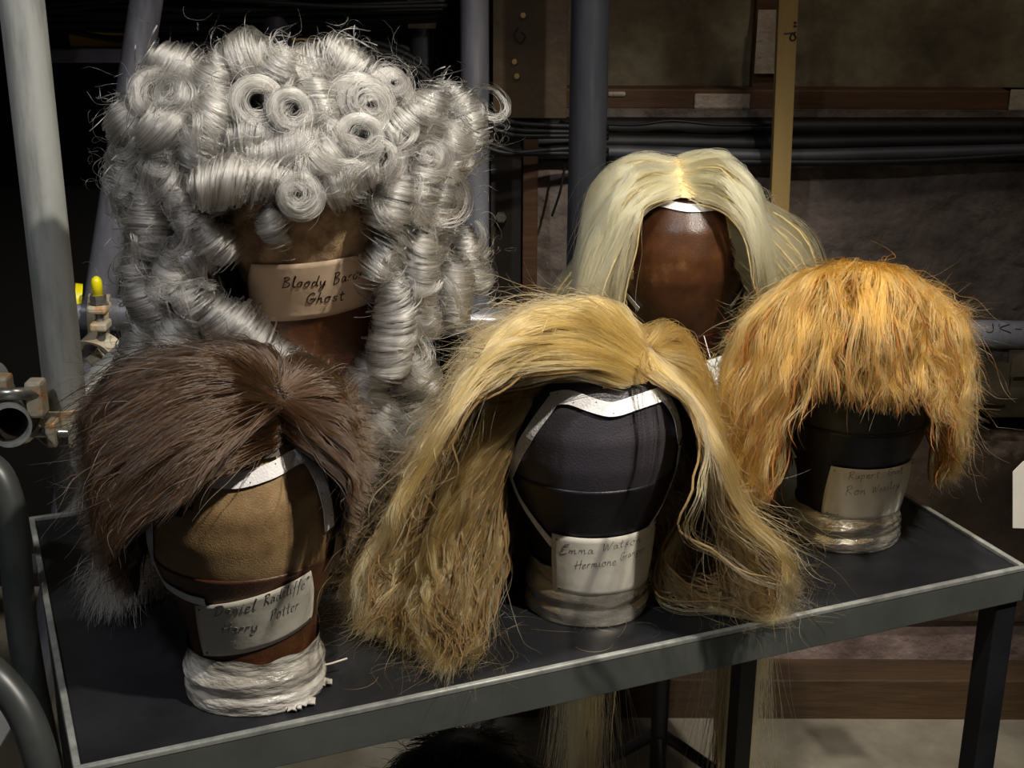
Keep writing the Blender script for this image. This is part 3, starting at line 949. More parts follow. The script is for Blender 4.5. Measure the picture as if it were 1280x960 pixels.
for (txt, x0, y0, s_) in (('u', .42, .30, .2), ('le', .58, .22, .2)):
    for s1 in text_strokes(txt):
        q = stroke(s1)
        P = []
        for a, b in q:
            u, v = x0 + a * s_, y0 - b * s_
            p = (1 - v) * ((1 - u) * C4[0] + u * C4[1]) + v * ((1 - u) * C4[3] + u * C4[2])
            P.append(p + np.array([0, -.006 * math.sin(u * 3.1) - .004 * v * v - .0006, 0]))
        mb.tube(P, .0004, n=4)
mb.build('handwriting', M_pencil, cw)
MB().tube([C4[0] * .5 + C4[1] * .5, at(880, 420, 1.86)], .0006, n=6).build('string', M_tape, cw)

# ------------------------------------------------------------------ wigs
def wig(B, label, cap_mat, hairline, face):
    e = empty('wig', B.loc, label, 'wig', B.yaw)
    scalp_cap(B, hairline, .0016, cap_mat, e, face)
    return e

def add_hair(B, e, name, G, M, spread, tips, Hm, Km, lock_r=.0012, r=.00026, floor=None, fuzz=.0012, fly=.03, flyamp=.012, shrink=.94):
    """a bundle body (mesh) and the loose strands over it"""
    if len(G) == 0: return
    Gi = B.c + (G - B.c) * shrink
    v_ = (Gi - B.c) / (B.R + .0030); m_ = np.linalg.norm(v_, axis=2, keepdims=True)
    Gi = np.where(m_ < 1, B.c + v_ / np.maximum(m_, .2) * (B.R + .0030), Gi)
    if floor is not None: Gi[..., 2] = np.maximum(Gi[..., 2], floor + lock_r)
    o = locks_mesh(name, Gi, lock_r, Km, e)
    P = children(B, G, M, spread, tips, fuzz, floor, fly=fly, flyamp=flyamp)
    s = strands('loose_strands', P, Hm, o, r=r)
    return o

def front_dir(p, C):
    d = p - C
    return d / (np.linalg.norm(d, axis=1)[:, None] + 1e-6)

# ---- short brown wig
face_b = [(176, 655), (235, 652), (262, 600), (330, 582), (376, 556), (404, 578), (422, 650), (400, 780), (192, 780)]
out_b = [(96, 520), (125, 470), (180, 442), (280, 427), (370, 433), (425, 462), (456, 520), (461, 600), (445, 660), (425, 700), (404, 715), (398, 640), (395, 590), (372, 566), (340, 630), (290, 655), (240, 668), (205, 660), (180, 652), (176, 700), (188, 742), (165, 748), (132, 715), (106, 650)]
hl_b = lambda a, s: np.where(a < .75, .17, np.where(a < 1.9, .13, .08))
w1 = wig(B_brown, 'short dark brown wig with a side swept fringe, nearest the tray corner', K_brown, hl_b, face_b)
C = np.array([.036, -.030, .285])
p, n = roots_on(B_brown, 1700, hl_b, face_b, C)
d0 = front_dir(p, C)
left = (p[:, 0] < C[0])
d0[left] += np.array([-.55, -.12, 0])
d0[~left] += np.array([.35, -.05, 0])
d0 += rng.normal(size=d0.shape) * .12
hgt = np.clip((p[:, 2] - .12) / .18, 0, 1)
L = rng.uniform(.13, .19, len(p)) * (.55 + .5 * hgt)
L[p[:, 0] < -.02] *= 1.35
off = .008 + .030 * hgt ** 1.1 + rng.uniform(0, .008, len(p))
def sw_b(q, t):
    f = np.zeros_like(q)
    fr = (q[:, 1] < 0) & (q[:, 0] < .04)
    f[fr, 0] -= 1.3 * (1 - t)
    fr = (q[:, 1] < 0) & (q[:, 0] >= .04)
    f[fr, 0] += .7
    return f
G = simulate(B_brown, p, n, d0, L, off, sweep=sw_b, lift=.38, grav=1.25, floor=0)
G = wave(G, .0030, .8)
G = comb(B_brown, G, out_b, None, None, soft=6)
G = trim(B_brown, G, out_b, soft=5, outside=True, minlen=.35)
G = trim(B_brown, G, face_b, soft=6)
G = cull(B_brown, G, out_b, face_b, tol_in=.12, tol_out=.25)
print('brown guides', len(G))
fr = G[:, -1, 1] < -.02
add_hair(B_brown, w1, 'fringe', G[fr], 22, .0060, .0022, H_brown, K_brown, floor=0, fly=.05)
add_hair(B_brown, w1, 'back_hair', G[~fr], 15, .0075, .0030, H_brown, K_brown, floor=0, fly=.05)

# ---- long golden wig
face_g = [(648, 560), (664, 522), (700, 486), (750, 498), (780, 498), (825, 482), (862, 535), (862, 590), (842, 640), (820, 660), (815, 740), (830, 800), (655, 800), (640, 640), (632, 600)]
out_g = [(575, 470), (600, 420), (655, 385), (740, 368), (812, 376), (865, 415), (890, 470), (908, 560), (932, 635), (992, 690), (1000, 735), (985, 782), (880, 785), (815, 765), (780, 780), (660, 790), (620, 842), (560, 842), (520, 803), (450, 788), (428, 730), (475, 655), (520, 560)]
hl_g = lambda a, s: np.where(a < .8, .16, np.where(a < 1.9, .14, .09))
face_g = [(640, 560), (656, 516), (692, 474), (750, 486), (780, 486), (835, 472), (876, 522), (880, 590), (862, 640), (832, 668), (818, 740), (830, 800), (655, 800), (636, 640), (624, 600)]
w2 = wig(B_gold, 'long wavy golden blond wig with curled ends, spread on the middle of the tray', K_gold, hl_g, face_g)
C = np.array([.050, -.030, .275])
p, n = roots_on(B_gold, 1800, hl_g, face_g, C)
d0 = front_dir(p, C)
left = p[:, 0] < C[0] - .002
front = p[:, 1] < .02
d0[left & front] = np.array([-1.0, .12, .10])
d0[left & ~front] += np.array([-.5, .1, 0])
d0[~left] += np.array([.8, -.05, -.2])
d0 += rng.normal(size=d0.shape) * .07
hgt = np.clip((p[:, 2] - .10) / .2, 0, 1)
L = rng.uniform(.28, .46, len(p)); L[left] *= 1.07; L[~left] *= .93
off = .010 + .026 * hgt + rng.uniform(0, .010, len(p))
fwd = rng.random(len(p)) ** 2 * .75
def sw_g(q, t):
    f = np.zeros_like(q)
    low = q[:, 2] < .24
    sx = np.sign(q[:, 0] + 1e-6)
    near = (np.abs(q[:, 0]) < .10) & (q[:, 1] < 0) & low
    f[near, 0] += sx[near] * 1.6
    g = low & (q[:, 2] < .20)
    f[g, 0] += sx[g] * np.where(sx[g] < 0, .50, .22)
    f[:, 1] -= np.where(g & (sx < 0), fwd, 0)
    return f
G = simulate(B_gold, p, n, d0, L, off, K=30, sweep=sw_g, lift=.22, grav=1.0, floor=.002, gpow=.6)
G = wave(G, .0085, 2.8, ends=.028, endfreq=4.6)
G[..., 2] = np.maximum(G[..., 2], .004)
G = comb(B_gold, G, out_g, face_g, np.where(left, -1, 1), soft=5)
G[..., 2] = np.maximum(G[..., 2], .004)
G = trim(B_gold, G, out_g, soft=6, outside=True, minlen=.35)
G = cull(B_gold, G, out_g, face_g, tol_in=.08, tol_out=.20)
print('gold guides', len(G))
# inner locks hanging straight from the edge of the face
ps, ns = roots_on(B_gold, 9000, lambda a, s: .150 + 0 * a, face_g)
a_ = np.abs(np.arctan2(ps[:, 0], -ps[:, 1]))
m_ = (a_ > .62) & (a_ < 1.6) & (ps[:, 2] < .245)
ps, ns = ps[m_][:620], ns[m_][:620]
sxs = np.sign(ps[:, 0])
ds = np.stack([sxs * .45, np.full(len(ps), -.12), np.full(len(ps), -1.0)], 1) + rng.normal(size=ps.shape) * .10
fwd = rng.random(len(ps)) * .9
def sw_i(q, t):
    f = np.zeros_like(q)
    near = (np.abs(q[:, 0]) < .085) & (q[:, 1] < 0)
    f[near, 0] += sxs[near] * .9
    g = q[:, 2] < .16
    f[:, 1] -= np.where(g, fwd * np.where(sxs < 0, .75, .25), 0)
    f[:, 0] += np.where(g, sxs * .22, 0)
    return f
Gi_ = simulate(B_gold, ps, ns, ds, rng.uniform(.24, .40, len(ps)), .010 + rng.random(len(ps)) * .016, K=30, sweep=sw_i, lift=.2, grav=1.2, floor=.002, gpow=.4)
Gi_ = wave(Gi_, .0085, 2.8, ends=.026, endfreq=4.6)
Gi_ = comb(B_gold, Gi_, out_g, face_g, sxs, soft=7)
Gi_[..., 2] = np.maximum(Gi_[..., 2], .004)
Gi_ = trim(B_gold, Gi_, out_g, soft=6, outside=True, minlen=.35)
Gi_ = cull(B_gold, Gi_, out_g, face_g, tol_in=.10, tol_out=.2)
print('inner', len(Gi_))
for s_ in (-1, 1):
    q_ = Gi_[np.sign(Gi_[:, 3, 0]) == s_]
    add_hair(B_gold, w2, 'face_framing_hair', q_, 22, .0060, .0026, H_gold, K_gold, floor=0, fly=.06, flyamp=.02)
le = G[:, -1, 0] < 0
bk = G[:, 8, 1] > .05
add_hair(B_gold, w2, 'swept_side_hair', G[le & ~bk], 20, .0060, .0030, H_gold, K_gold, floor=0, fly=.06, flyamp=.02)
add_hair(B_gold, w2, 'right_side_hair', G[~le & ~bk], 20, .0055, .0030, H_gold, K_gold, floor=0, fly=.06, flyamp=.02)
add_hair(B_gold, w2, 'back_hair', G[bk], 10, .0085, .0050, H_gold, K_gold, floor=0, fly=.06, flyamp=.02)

# ---- shaggy ginger wig
face_r = [(1000, 520), (1030, 500), (1085, 515), (1160, 515), (1167, 545), (1142, 620), (1130, 700), (985, 700), (985, 545)]
out_r = [(900, 600), (893, 520), (900, 450), (932, 390), (985, 345), (1055, 324), (1130, 334), (1180, 370), (1217, 410), (1219, 480), (1212, 560), (1195, 600), (1160, 618), (1143, 595), (1160, 530), (1090, 540), (1000, 530), (985, 580), (965, 640), (922, 628)]
hl_r = lambda a, s: np.where(a < .8, .235, np.where(a < 1.9, .13, .08))
w3 = wig(B_ging, 'shaggy ginger wig with a straight fringe, at the right end of the tray', K_ginger, hl_r, face_r)
C = np.array([-.005, .015, .298])
p, n = roots_on(B_ging, 1800, hl_r, None, C, er=.06)
d0 = front_dir(p, C)
d0 += rng.normal(size=d0.shape) * .32
d0[:, 1] -= .10
hgt = np.clip((p[:, 2] - .10) / .2, 0, 1)
az = np.abs(np.arctan2(p[:, 0], -p[:, 1]))
L = np.where(az < .75, rng.uniform(.09, .15, len(p)), rng.uniform(.15, .25, len(p)))
off = .012 + .036 * hgt + rng.uniform(0, .010, len(p))
def sw_r(q, t):
    f = np.zeros_like(q)
    sx = np.sign(q[:, 0])
    low = (q[:, 2] < .22) & (np.abs(q[:, 0]) > .05)
    f[low, 0] += sx[low] * .35
    low2 = (q[:, 2] < .21) & (np.abs(q[:, 0]) < .075) & (q[:, 1] < 0)
    f[low2, 0] += sx[low2] * 1.2
    return f
G = simulate(B_ging, p, n, d0, L, off, K=24, sweep=sw_r, lift=.5, grav=1.3, floor=.002, gpow=.8)
G = wave(G, .0070, 1.9, ends=.008, endfreq=2, jit=.5)
G = comb(B_ging, G, out_r, None, None, soft=5)
G = trim(B_ging, G, out_r, soft=6, outside=True, minlen=.35)
G = trim(B_ging, G, face_r, soft=7)
G = cull(B_ging, G, out_r, face_r, tol_in=.12, tol_out=.2)
print('ginger guides', len(G))
fr = (G[:, -1, 1] < -.03) & (np.abs(G[:, -1, 0]) < .085)
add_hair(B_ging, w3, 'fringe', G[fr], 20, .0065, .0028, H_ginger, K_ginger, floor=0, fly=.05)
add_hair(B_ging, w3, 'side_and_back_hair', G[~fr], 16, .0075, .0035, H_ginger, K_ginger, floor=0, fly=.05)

# ---- pale blond wig on the stand behind
face_p = [(796, 300), (808, 250), (850, 248), (900, 258), (912, 300), (918, 345), (932, 350), (915, 420), (905, 470), (790, 470), (790, 390), (785, 360), (800, 350)]
out_p = [(716, 340), (732, 230), (775, 195), (845, 178), (912, 188), (952, 230), (967, 300), (972, 370), (1000, 520), (1022, 960), (1022, 1300), (700, 1300), (704, 960), (715, 520)]
hl_p = lambda a, s: np.where(a < .7, .23, np.where(a < 1.9, .18, .12))
w4 = wig(B_pale, 'very long pale blond wig with a centre parting, on the stand behind the cart', K_pale, hl_p, face_p)
C = np.array([-.012, -.02, .35])
p, n = roots_on(B_pale, 1500, hl_p, face_p, C, er=.07)
sx = np.where(p[:, 0] < C[0], -1.0, 1.0)
d0 = np.stack([sx * 1.0, -.25 + 0 * sx, -.1 + 0 * sx], 1) + .5 * front_dir(p, C)
d0 += rng.normal(size=d0.shape) * .10
hgt = np.clip((p[:, 2] - .12) / .24, 0, 1)
L = rng.uniform(1.02, 1.34, len(p))
shortf = (p[:, 1] < -.0) & (rng.random(len(p)) < .55)
L[shortf] = rng.uniform(.18, .26, shortf.sum())
off = .010 + .032 * hgt + rng.uniform(0, .012, len(p))
def sw_p(q, t):
    f = np.zeros_like(q)
    low = (q[:, 2] < .24) & (np.abs(q[:, 0]) < .085) & (q[:, 1] < 0)
    f[low, 0] += np.sign(q[low, 0]) * 1.6
    far = (q[:, 2] < .10)
    f[far, 1] += np.where(q[far, 1] < -.06, .5, 0)
    f[far, 0] -= np.clip((np.abs(q[far, 0]) - .14) * 8, 0, 1) * np.sign(q[far, 0])
    return f
Gs = []
for m_, K_ in ((shortf, 24), (~shortf, 48)):
    G = simulate(B_pale, p[m_], n[m_], d0[m_], L[m_], off[m_], K=K_, sweep=sw_p, lift=.25, grav=1.2, gpow=.35, grow=.3 if K_ == 24 else .1)
    G = wave(G, .004, 1.2 if K_ == 24 else 4)
    G = comb(B_pale, G, out_p, face_p, sx[m_], soft=4)
    G = cull(B_pale, G, out_p, face_p, tol_in=.12, tol_out=.25)
    bad = (B_pale.loc2w(G)[..., 1] < 1.80).any(1) & (K_ == 48)
    Gs.append(G[~bad])
print('pale guides', [len(g) for g in Gs])
add_hair(B_pale, w4, 'fringe', Gs[0], 18, .0065, .0040, H_pale, K_pale, fly=.05)
add_hair(B_pale, w4, 'long_hair', Gs[1], 14, .0085, .0090, H_pale, K_pale, fly=.06, flyamp=.03)

# ---- big curly grey wig
w5 = empty('wig', B_grey.loc, 'huge grey full-bottomed wig piled with tight curls, tallest on the tray', 'wig', B_grey.yaw)
def curl_data(seed, nst=300, K=26):
    r_ = np.random.default_rng(seed)
    t = np.linspace(0, 1, K)[None, :]
    pitch = r_.uniform(.30, .62); turns0 = r_.uniform(1.3, 2.0); hand = r_.choice([-1, 1])
    a0 = r_.uniform(-.5 - pitch, .5, nst)
    nc = 9
    cl = np.floor((a0 + .5 + pitch) / (1 + pitch) * nc).astype(int).clip(0, nc - 1)
    cph = r_.uniform(0, 6.283, nc); crad = r_.uniform(-.20, .14, nc); ctip = r_.uniform(-.25, .25, nc)
    tu = turns0 * r_.uniform(.85, 1.12, nst)
    a = a0[:, None] + (pitch + r_.normal(size=(nst, 1)) * .05) * t + .05 * np.sin(t * 5 + cph[cl][:, None])
    over = np.clip(np.abs(a) - .5, 0, 1)
    a = np.sign(a) * (np.minimum(np.abs(a), .5) + over * .25)
    skin = r_.random(nst)[:, None]
    taper = 1 + r_.uniform(-.28, .28) * a * 2
    barrel = (.50 + .50 * np.sqrt(np.clip(1 - (1.75 * a) ** 2, 0, 1))) * taper
    rad = barrel * (1 + crad[cl][:, None] - .22 * skin ** 2)
    rad = rad * (1 - np.clip(over * 3, 0, .55) * skin) * (1 + .05 * np.sin(7 * t + cph[cl][:, None]))
    th = cph[cl][:, None] * .35 + r_.normal(size=(nst, 1)) * .5 + hand * tu[:, None] * 6.283 * t + a0[:, None] * 6
    bend = r_.uniform(-1.1, 1.1)
    P = np.stack([rad * np.cos(th) + bend * (a ** 2), rad * np.sin(th), a], -1)
    w = np.cumsum(np.cumsum(r_.normal(size=(nst, K, 3)), 1), 1) / K ** 1.5
    esc = (r_.random(nst) < .22)[:, None, None]
    return P + esc * w * .38 * t[..., None] + w * .12
def curl_core(name):
    """hollow barrel of hair with wound grooves"""
    n, K = 28, 16
    V = []
    for k in range(K):
        a = -.5 + k / (K - 1)
        b = (.40 + .30 * math.sqrt(max(0, 1 - (2 * a) ** 2)))
        for i in range(n):
            th = 2 * math.pi * i / n
            g = 1 + .04 * math.sin(k * 2.1 + th)
            V.append((b * g * math.cos(th), b * g * math.sin(th), a * .96))
    for k in range(K):
        a = .5 - k / (K - 1)
        for i in range(n):
            th = 2 * math.pi * i / n
            V.append((.30 * math.cos(th), .30 * math.sin(th), a * .96))
    R = 2 * K
    Fc = [(k * n + i, k * n + (i + 1) % n, (k + 1) % R * n + (i + 1) % n, (k + 1) % R * n + i) for k in range(R) for i in range(n)]
    uv = [((v[2] + .5) * .6, math.atan2(v[1], v[0]) / 6.283) for v in V]
    me = bpy.data.meshes.new(name)
    me.from_pydata(V, [], Fc)
    me.polygons.foreach_set('use_smooth', [True] * len(me.polygons))
    l = me.uv_layers.new(name='UVMap')
    li = np.empty(len(me.loops), dtype=np.int32); me.loops.foreach_get('vertex_index', li)
    l.data.foreach_set('uv', np.array(uv)[li].ravel())
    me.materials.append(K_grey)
    return me
core_me = curl_core('curl')
NV = 10
var = []
for k in range(NV):
    P = curl_data(100 + k)
    hc = bpy.data.hair_curves.new('loose_strands')
    hc.add_curves([P.shape[1]] * len(P))
    hc.attributes['position'].data.foreach_set('vector', P.astype(np.float32).ravel())
    rr = hc.attributes.get('radius') or hc.attributes.new('radius', 'FLOAT', 'POINT')
    rr.data.foreach_set('value', (np.repeat(rng.uniform(.0065, .012, (len(P), 1)), P.shape[1], 1)).astype(np.float32).ravel())
    hc.materials.append(H_grey)
    var.append(hc)
curl_pos = []
def add_curl(c, axis, r, Ln):
    """c world centre, axis world direction"""
    c = np.asarray(c, float)
    lc = to_local(w5, c)
    az = np.asarray(axis, float); az /= np.linalg.norm(az)
    az = to_local(w5, np.array(w5.location) + az)
    q = Vector(az).to_track_quat('Z', 'Y')
    o = bpy.data.objects.new('curl', core_me)
    o.parent = w5; COL.objects.link(o)
    o.location = lc; o.rotation_mode = 'QUATERNION'
    o.rotation_quaternion = q @ Matrix.Rotation(rng.uniform(0, 6.28), 4, 'Z').to_quaternion()
    o.scale = (r, r * rng.uniform(.88, 1.1), Ln)
    s = bpy.data.objects.new('loose_strands', var[rng.integers(NV)])
    s.parent = o; COL.objects.link(s)
    curl_pos.append((c, az, r, Ln))
GC = B_grey.loc + np.array([0, 0, B_grey.c[2]])
def ysurf(px, py):
    u = (px - 350) / 225
    Y = 1.375 - .125 * math.sqrt(max(0, 1 - u * u))
    v = min(1, max(0, (py - 50) / 150))
    Y += .11 * (1 - v) ** 1.6
    if py > 420: Y = max(Y, 1.315) if px > 300 else max(Y, 1.33)
    return Y
PX = .00085
VD = np.array([0, -1, .25])   # roughly towards the viewer
used = []
def put(px, py, rp, kind, Lp, ang=0, dy=0):
    c = at(px, py, ysurf(px, py) + dy + rp * PX * .5)
    if kind == 'end':
        ax = np.array([.30 * math.cos(ang), -1, .35 + .2 * math.sin(ang)])
    else:
        ax = np.array([math.cos(ang), -.25 * rng.uniform(-1, 1), math.sin(ang)])
    add_curl(c, ax, rp * PX * 1.14, Lp * PX * 1.1)
    used.append((px, py, rp))
for a in [(197, 121, 25, 'end', 40), (320, 132, 25, 'end', 40), (362, 142, 22, 'end', 40), (447, 131, 29, 'end', 42), (447, 172, 20, 'end', 36), (486, 118, 22, 'end', 40),
          (395, 86, 27, 'side', 56, .6), (345, 96, 24, 'side', 50, 1.3), (437, 88, 25, 'side', 52, -.4), (300, 84, 30, 'side', 58, .5), (228, 92, 30, 'side', 58, -.5), (505, 165, 23, 'side', 50, .7), (528, 150, 22, 'side', 50, 1.1),
          (310, 226, 22, 'side', 88, .05, -.02), (376, 246, 19, 'end', 34, 0, -.02), (340, 284, 15, 'side', 34, 1.9, -.01), (222, 168, 26, 'side', 60, -.6), (262, 165, 24, 'side', 60, 1.2),
          (490, 252, 24, 'side', 52, 1.2), (523, 245, 22, 'side', 60, 1.4), (548, 240, 17, 'side', 50, 1.2), (438, 222, 24, 'side', 50, .4), (395, 212, 22, 'side', 56, .9),
          (228, 265, 16, 'side', 60, 2.0), (262, 297, 20, 'side', 52, 2.4), (186, 318, 24, 'side', 56, 1.4), (215, 345, 20, 'side', 52, 1.1), (184, 265, 23, 'side', 60, 1.7),
          (282, 402, 26, 'side', 84, 2.5), (196, 385, 24, 'side', 60, 2.0), (225, 420, 26, 'side', 60, 1.0), (180, 430, 24, 'side', 60, 1.5), (345, 448, 22, 'side', 80, 2.8), (180, 470, 26, 'side', 60, 1.5),
          (494, 408, 22, 'side', 88, 1.45), (525, 350, 17, 'side', 90, 1.5), (463, 470, 26, 'side', 52, 1.2), (515, 462, 25, 'side', 56, 1.9), (475, 525, 25, 'side', 56, 1.0), (522, 520, 25, 'side', 60, 2.1),
          (500, 572, 27, 'side', 60, 1.4), (462, 582, 22, 'side', 56, 1.7), (530, 560, 20, 'side', 56, 1.4), (480, 628, 24, 'side', 52, 1.2), (520, 625, 22, 'side', 52, 1.8), (448, 640, 20, 'side', 44, .8)]:
    put(*a)
regA = [(160, 130), (192, 92), (225, 78), (265, 72), (330, 90), (400, 86), (465, 92), (515, 118), (536, 170), (546, 235), (535, 290), (500, 295), (458, 262), (400, 235), (330, 236), (262, 250), (240, 300), (250, 400), (300, 440), (290, 480), (180, 490), (172, 300), (150, 180)]
regB = [(485, 290), (540, 255), (530, 380), (520, 420), (510, 470), (526, 560), (522, 640), (445, 640), (440, 560), (458, 440), (478, 360)]
tries = 0
faceclear = [(285, 290), (330, 270), (420, 262), (478, 290), (494, 340), (488, 400), (455, 440), (340, 430), (300, 370)]
while tries < 4000 and len(used) < 79:
    tries += 1
    px, py = rng.uniform(130, 575), rng.uniform(50, 645)
    if not (inpoly(px, py, regA) or inpoly(px, py, regB)) or inpoly(px, py, faceclear): continue
    rp = rng.uniform(19, 26)
    if any(math.hypot(px - a, py - b) < .80 * (rp + c) for a, b, c in used): continue
    top = py < 230
    kind = 'end' if (top and rng.random() < .10) else 'side'
    ang = rng.uniform(0, 3.14) if top else rng.normal(1.57, .45)
    put(px, py, rp, kind, rng.uniform(48, 66), ang, dy=.012)
# curls round the back and sides of the crown
for k in range(18):
    a = -2.0 + 4.0 * (k % 9) / 8
    zz = (.06, -.08)[k // 9] + rng.uniform(-.02, .02)
    c = GC + np.array([.155 * math.sin(a), .03 + .135 * math.cos(a), zz])
    add_curl(c, (rng.normal() * .3, rng.normal() * .3, 1), .021, .056)
# the tail that lies on the tray beside the brown wig
tl = on_z(148, 742, TRAY_Z + .018)
add_curl(tl + np.array([.012, .02, .004]), (1, .3, .1), .022, .060)
print('curls', len(curl_pos))
# hair body beneath the curls
V = []; Fc = []
nu, nv = 64, 26
for j in range(nv):
    ph = j / (nv - 1) * math.pi * .80
    for i in range(nu):
        a = 2 * math.pi * i / nu
        u = np.array([math.sin(ph) * math.sin(a), -math.sin(ph) * math.cos(a), math.cos(ph)])
        wob = .008 * mnoise.noise(Vector(u * 5))
        V.append(B_grey.c + u * (B_grey.R + np.array([.048, .026, .022]) + wob))
    # rows
keep = []
for v in V:
    aa = abs(math.atan2(v[0], -v[1]))
    keep.append(v[2] - B_grey.neck > (.262 if aa < .80 else -9))
for j in range(nv - 1):
    for i in range(nu):
        q = (j * nu + i, j * nu + (i + 1) % nu, (j + 1) * nu + (i + 1) % nu, (j + 1) * nu + i)
        if all(keep[x] for x in q): Fc.append(q)
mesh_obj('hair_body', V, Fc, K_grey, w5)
def tail(name, pts, rs):
    P = spline(pts, 8); R = np.interp(np.linspace(0, 1, len(P)), np.linspace(0, 1, len(rs)), rs)
    R = R * np.array([1 + .12 * math.sin(k * .9) for k in range(len(R))])
    mb = MB().tube(P, R, n=22)
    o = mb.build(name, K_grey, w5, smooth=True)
    return P, R
tails = []
tails.append(tail('side_tail', [at(500, 270, 1.37), at(508, 380, 1.36), at(495, 470, 1.35), at(495, 560, 1.35), at(490, 628, 1.34)], [.035, .026, .034, .034, .022]))
tails.append(tail('side_tail', [at(200, 250, 1.38), at(205, 350, 1.38), at(200, 440, 1.36), at(190, 520, 1.33), at(178, 620, 1.30), at(165, 700, 1.25)], [.040, .036, .038, .036, .030, .015]))
# looser locks that wander over the curls
NC, M_, K = 330, 26, 24
src = rng.integers(len(curl_pos) - 1, size=NC)
cc = np.array([c for c, _, _, _ in curl_pos])[src]
sc_ = rng.uniform(.012, .021, (NC, 1, 1)); tt = np.linspace(0, 1, K)[None, :, None]
A1 = rng.normal(size=(NC, 1, 3)); A1 /= np.linalg.norm(A1, axis=2, keepdims=True)
A2 = np.cross(A1, rng.normal(size=(NC, 1, 3))); A2 /= np.linalg.norm(A2, axis=2, keepdims=True); A3 = np.cross(A1, A2)
ph = rng.uniform(0, 6.28, (NC, 1, 1)); tn = rng.uniform(.7, 1.5, (NC, 1, 1)) * 6.283
G = cc[:, None, :] + np.array([0, -.006, 0]) + rng.normal(size=(NC, 1, 3)) * .010 + sc_ * (1.1 - .5 * tt) * (A2 * np.cos(ph + tn * tt) + A3 * np.sin(ph + tn * tt)) + A1 * (tt - .5) * rng.uniform(.02, .05, (NC, 1, 1))
G[..., 2] -= .010 * tt[..., 0]
P = np.repeat(G, M_, 0)
u = rng.normal(size=(NC * M_, 1, 3)); P = P + u * (.0020 + .0014 * tt) + .0012 * np.sin(tt * 9 + rng.uniform(0, 6.28, (NC * M_, 1, 3)))
L_ = B_grey.w2loc(P); v = (L_ - B_grey.c) / (B_grey.R + .006)
bad = (np.linalg.norm(v, axis=2) < 1).any(1)
X, Y = proj(P)
facegrey = [(268, 270), (330, 262), (400, 250), (455, 270), (472, 330), (468, 440), (440, 470), (330, 440), (315, 400), (280, 360)]
bad |= inpoly(X, Y, facegrey).mean(1) > .05
P = P[~bad]; P[..., 2] = np.maximum(P[..., 2], TRAY_Z + .002)
strands('loose_locks', P, H_grey, w5, r=.00019, world=True)
# frizz: fine wiry hair filling between the curls
N = 4500; K = 22
src = rng.integers(len(curl_pos) - 1, size=N)
cc = np.array([c for c, _, _, _ in curl_pos])[src]
p0 = cc + rng.normal(size=(N, 3)) * .017
p0[:, 1] += .012
d = rng.normal(size=(N, 3)); d /= np.linalg.norm(d, axis=1)[:, None]
ax = rng.normal(size=(N, 3)); ax /= np.linalg.norm(ax, axis=1)[:, None]
stp = rng.uniform(.0014, .0030, (N, 1)); om = rng.uniform(.10, .50, (N, 1))
P = [p0]
for k in range(K - 1):
    d = d + np.cross(ax, d) * om + rng.normal(size=(N, 3)) * .10
    d[:, 2] -= .03
    d /= np.linalg.norm(d, axis=1)[:, None]
    P.append(P[-1] + d * stp)
P = np.stack(P, 1)
L_ = B_grey.w2loc(P)
v = (L_ - B_grey.c) / (B_grey.R + .004); m = np.linalg.norm(v, axis=2)
bad = (m < 1).any(1)
X, Y = proj(P)
facegrey = [(268, 270), (330, 262), (400, 250), (455, 270), (472, 330), (468, 440), (440, 470), (330, 440), (315, 400), (280, 360)]
bad |= inpoly(X, Y, facegrey).mean(1) > .12
P = P[~bad]
P[..., 2] = np.maximum(P[..., 2], TRAY_Z + .002)
strands('frizz', P, H_grey, w5, r=.00015, world=True)
# straight-ish tail ends on the tray by the brown wig
N = 1100
p0 = tl + rng.normal(size=(N, 3)) * np.array([.012, .014, .008]) + np.array([.03, .03, .018])
d = np.tile(np.array([-1.0, -.35, .15]), (N, 1)) + rng.normal(size=(N, 3)) * .16
ax = np.array([.2, -.5, -1.0]) + rng.normal(size=(N, 3)) * .2
P = [p0]
for k in range(26):
    d = d + np.cross(ax, d) * -.055; d[:, 2] -= .05; d /= np.linalg.norm(d, axis=1)[:, None]
    P.append(P[-1] + d * rng.uniform(.0022, .0036, (N, 1)))
P = np.stack(P, 1); P[..., 2] = np.maximum(P[..., 2], TRAY_Z + .002 + .003 * rng.random((N, 1)))
strands('tail_end', P, H_grey, w5, r=.00022, world=True)
# ------------------------------------------------------------------ scaffold tubes
M_galv = surf('galvanised_steel', (136, 138, 135), (176, 178, 174), 30, .45, metal=.25, bump=.05, bscale=80, stretch=(1, 1, .15), c3=(168, 170, 166))
M_galvb = surf('blue_grey_steel', (100, 101, 110), (134, 135, 144), 24, .27, metal=.4, bump=.05, bscale=80, stretch=(1, 1, .12))
M_galvd = surf('dull_dark_steel', (38, 40, 46), (62, 64, 71), 24, .38, metal=.4, bump=.05, bscale=80, stretch=(1, 1, .12))
def pole(label, a, b, r, mat, group=None):
    a = np.array(a); b = np.array(b)
    o = MB().tube([a + (b - a) * t for t in np.linspace(0, 1, 12)], r, n=32, hollow=.0032).build('scaffold_tube', mat, smooth=True, sharp=40)
    return tag(o, label, 'scaffold tube', group)
def vpole(px, py, Y, r, mat, label, z0=0, z1=2.35):
    p = at(px, py, Y)
    return pole(label, (p[0], Y, z0), (p[0], Y, z1), r, mat)
vpole(60, 300, 1.545, .0242, M_galv, 'thick upright grey scaffold tube standing at the left end of the cart')
a = at(183, 0, 2.09); b = at(118, 420, 2.00); dd = (b - a)
pole('leaning grey scaffold tube running up behind the curly grey wig', a - dd * .5, a + dd * (a[2] / -dd[2]) * .995, .0242, M_galvb)
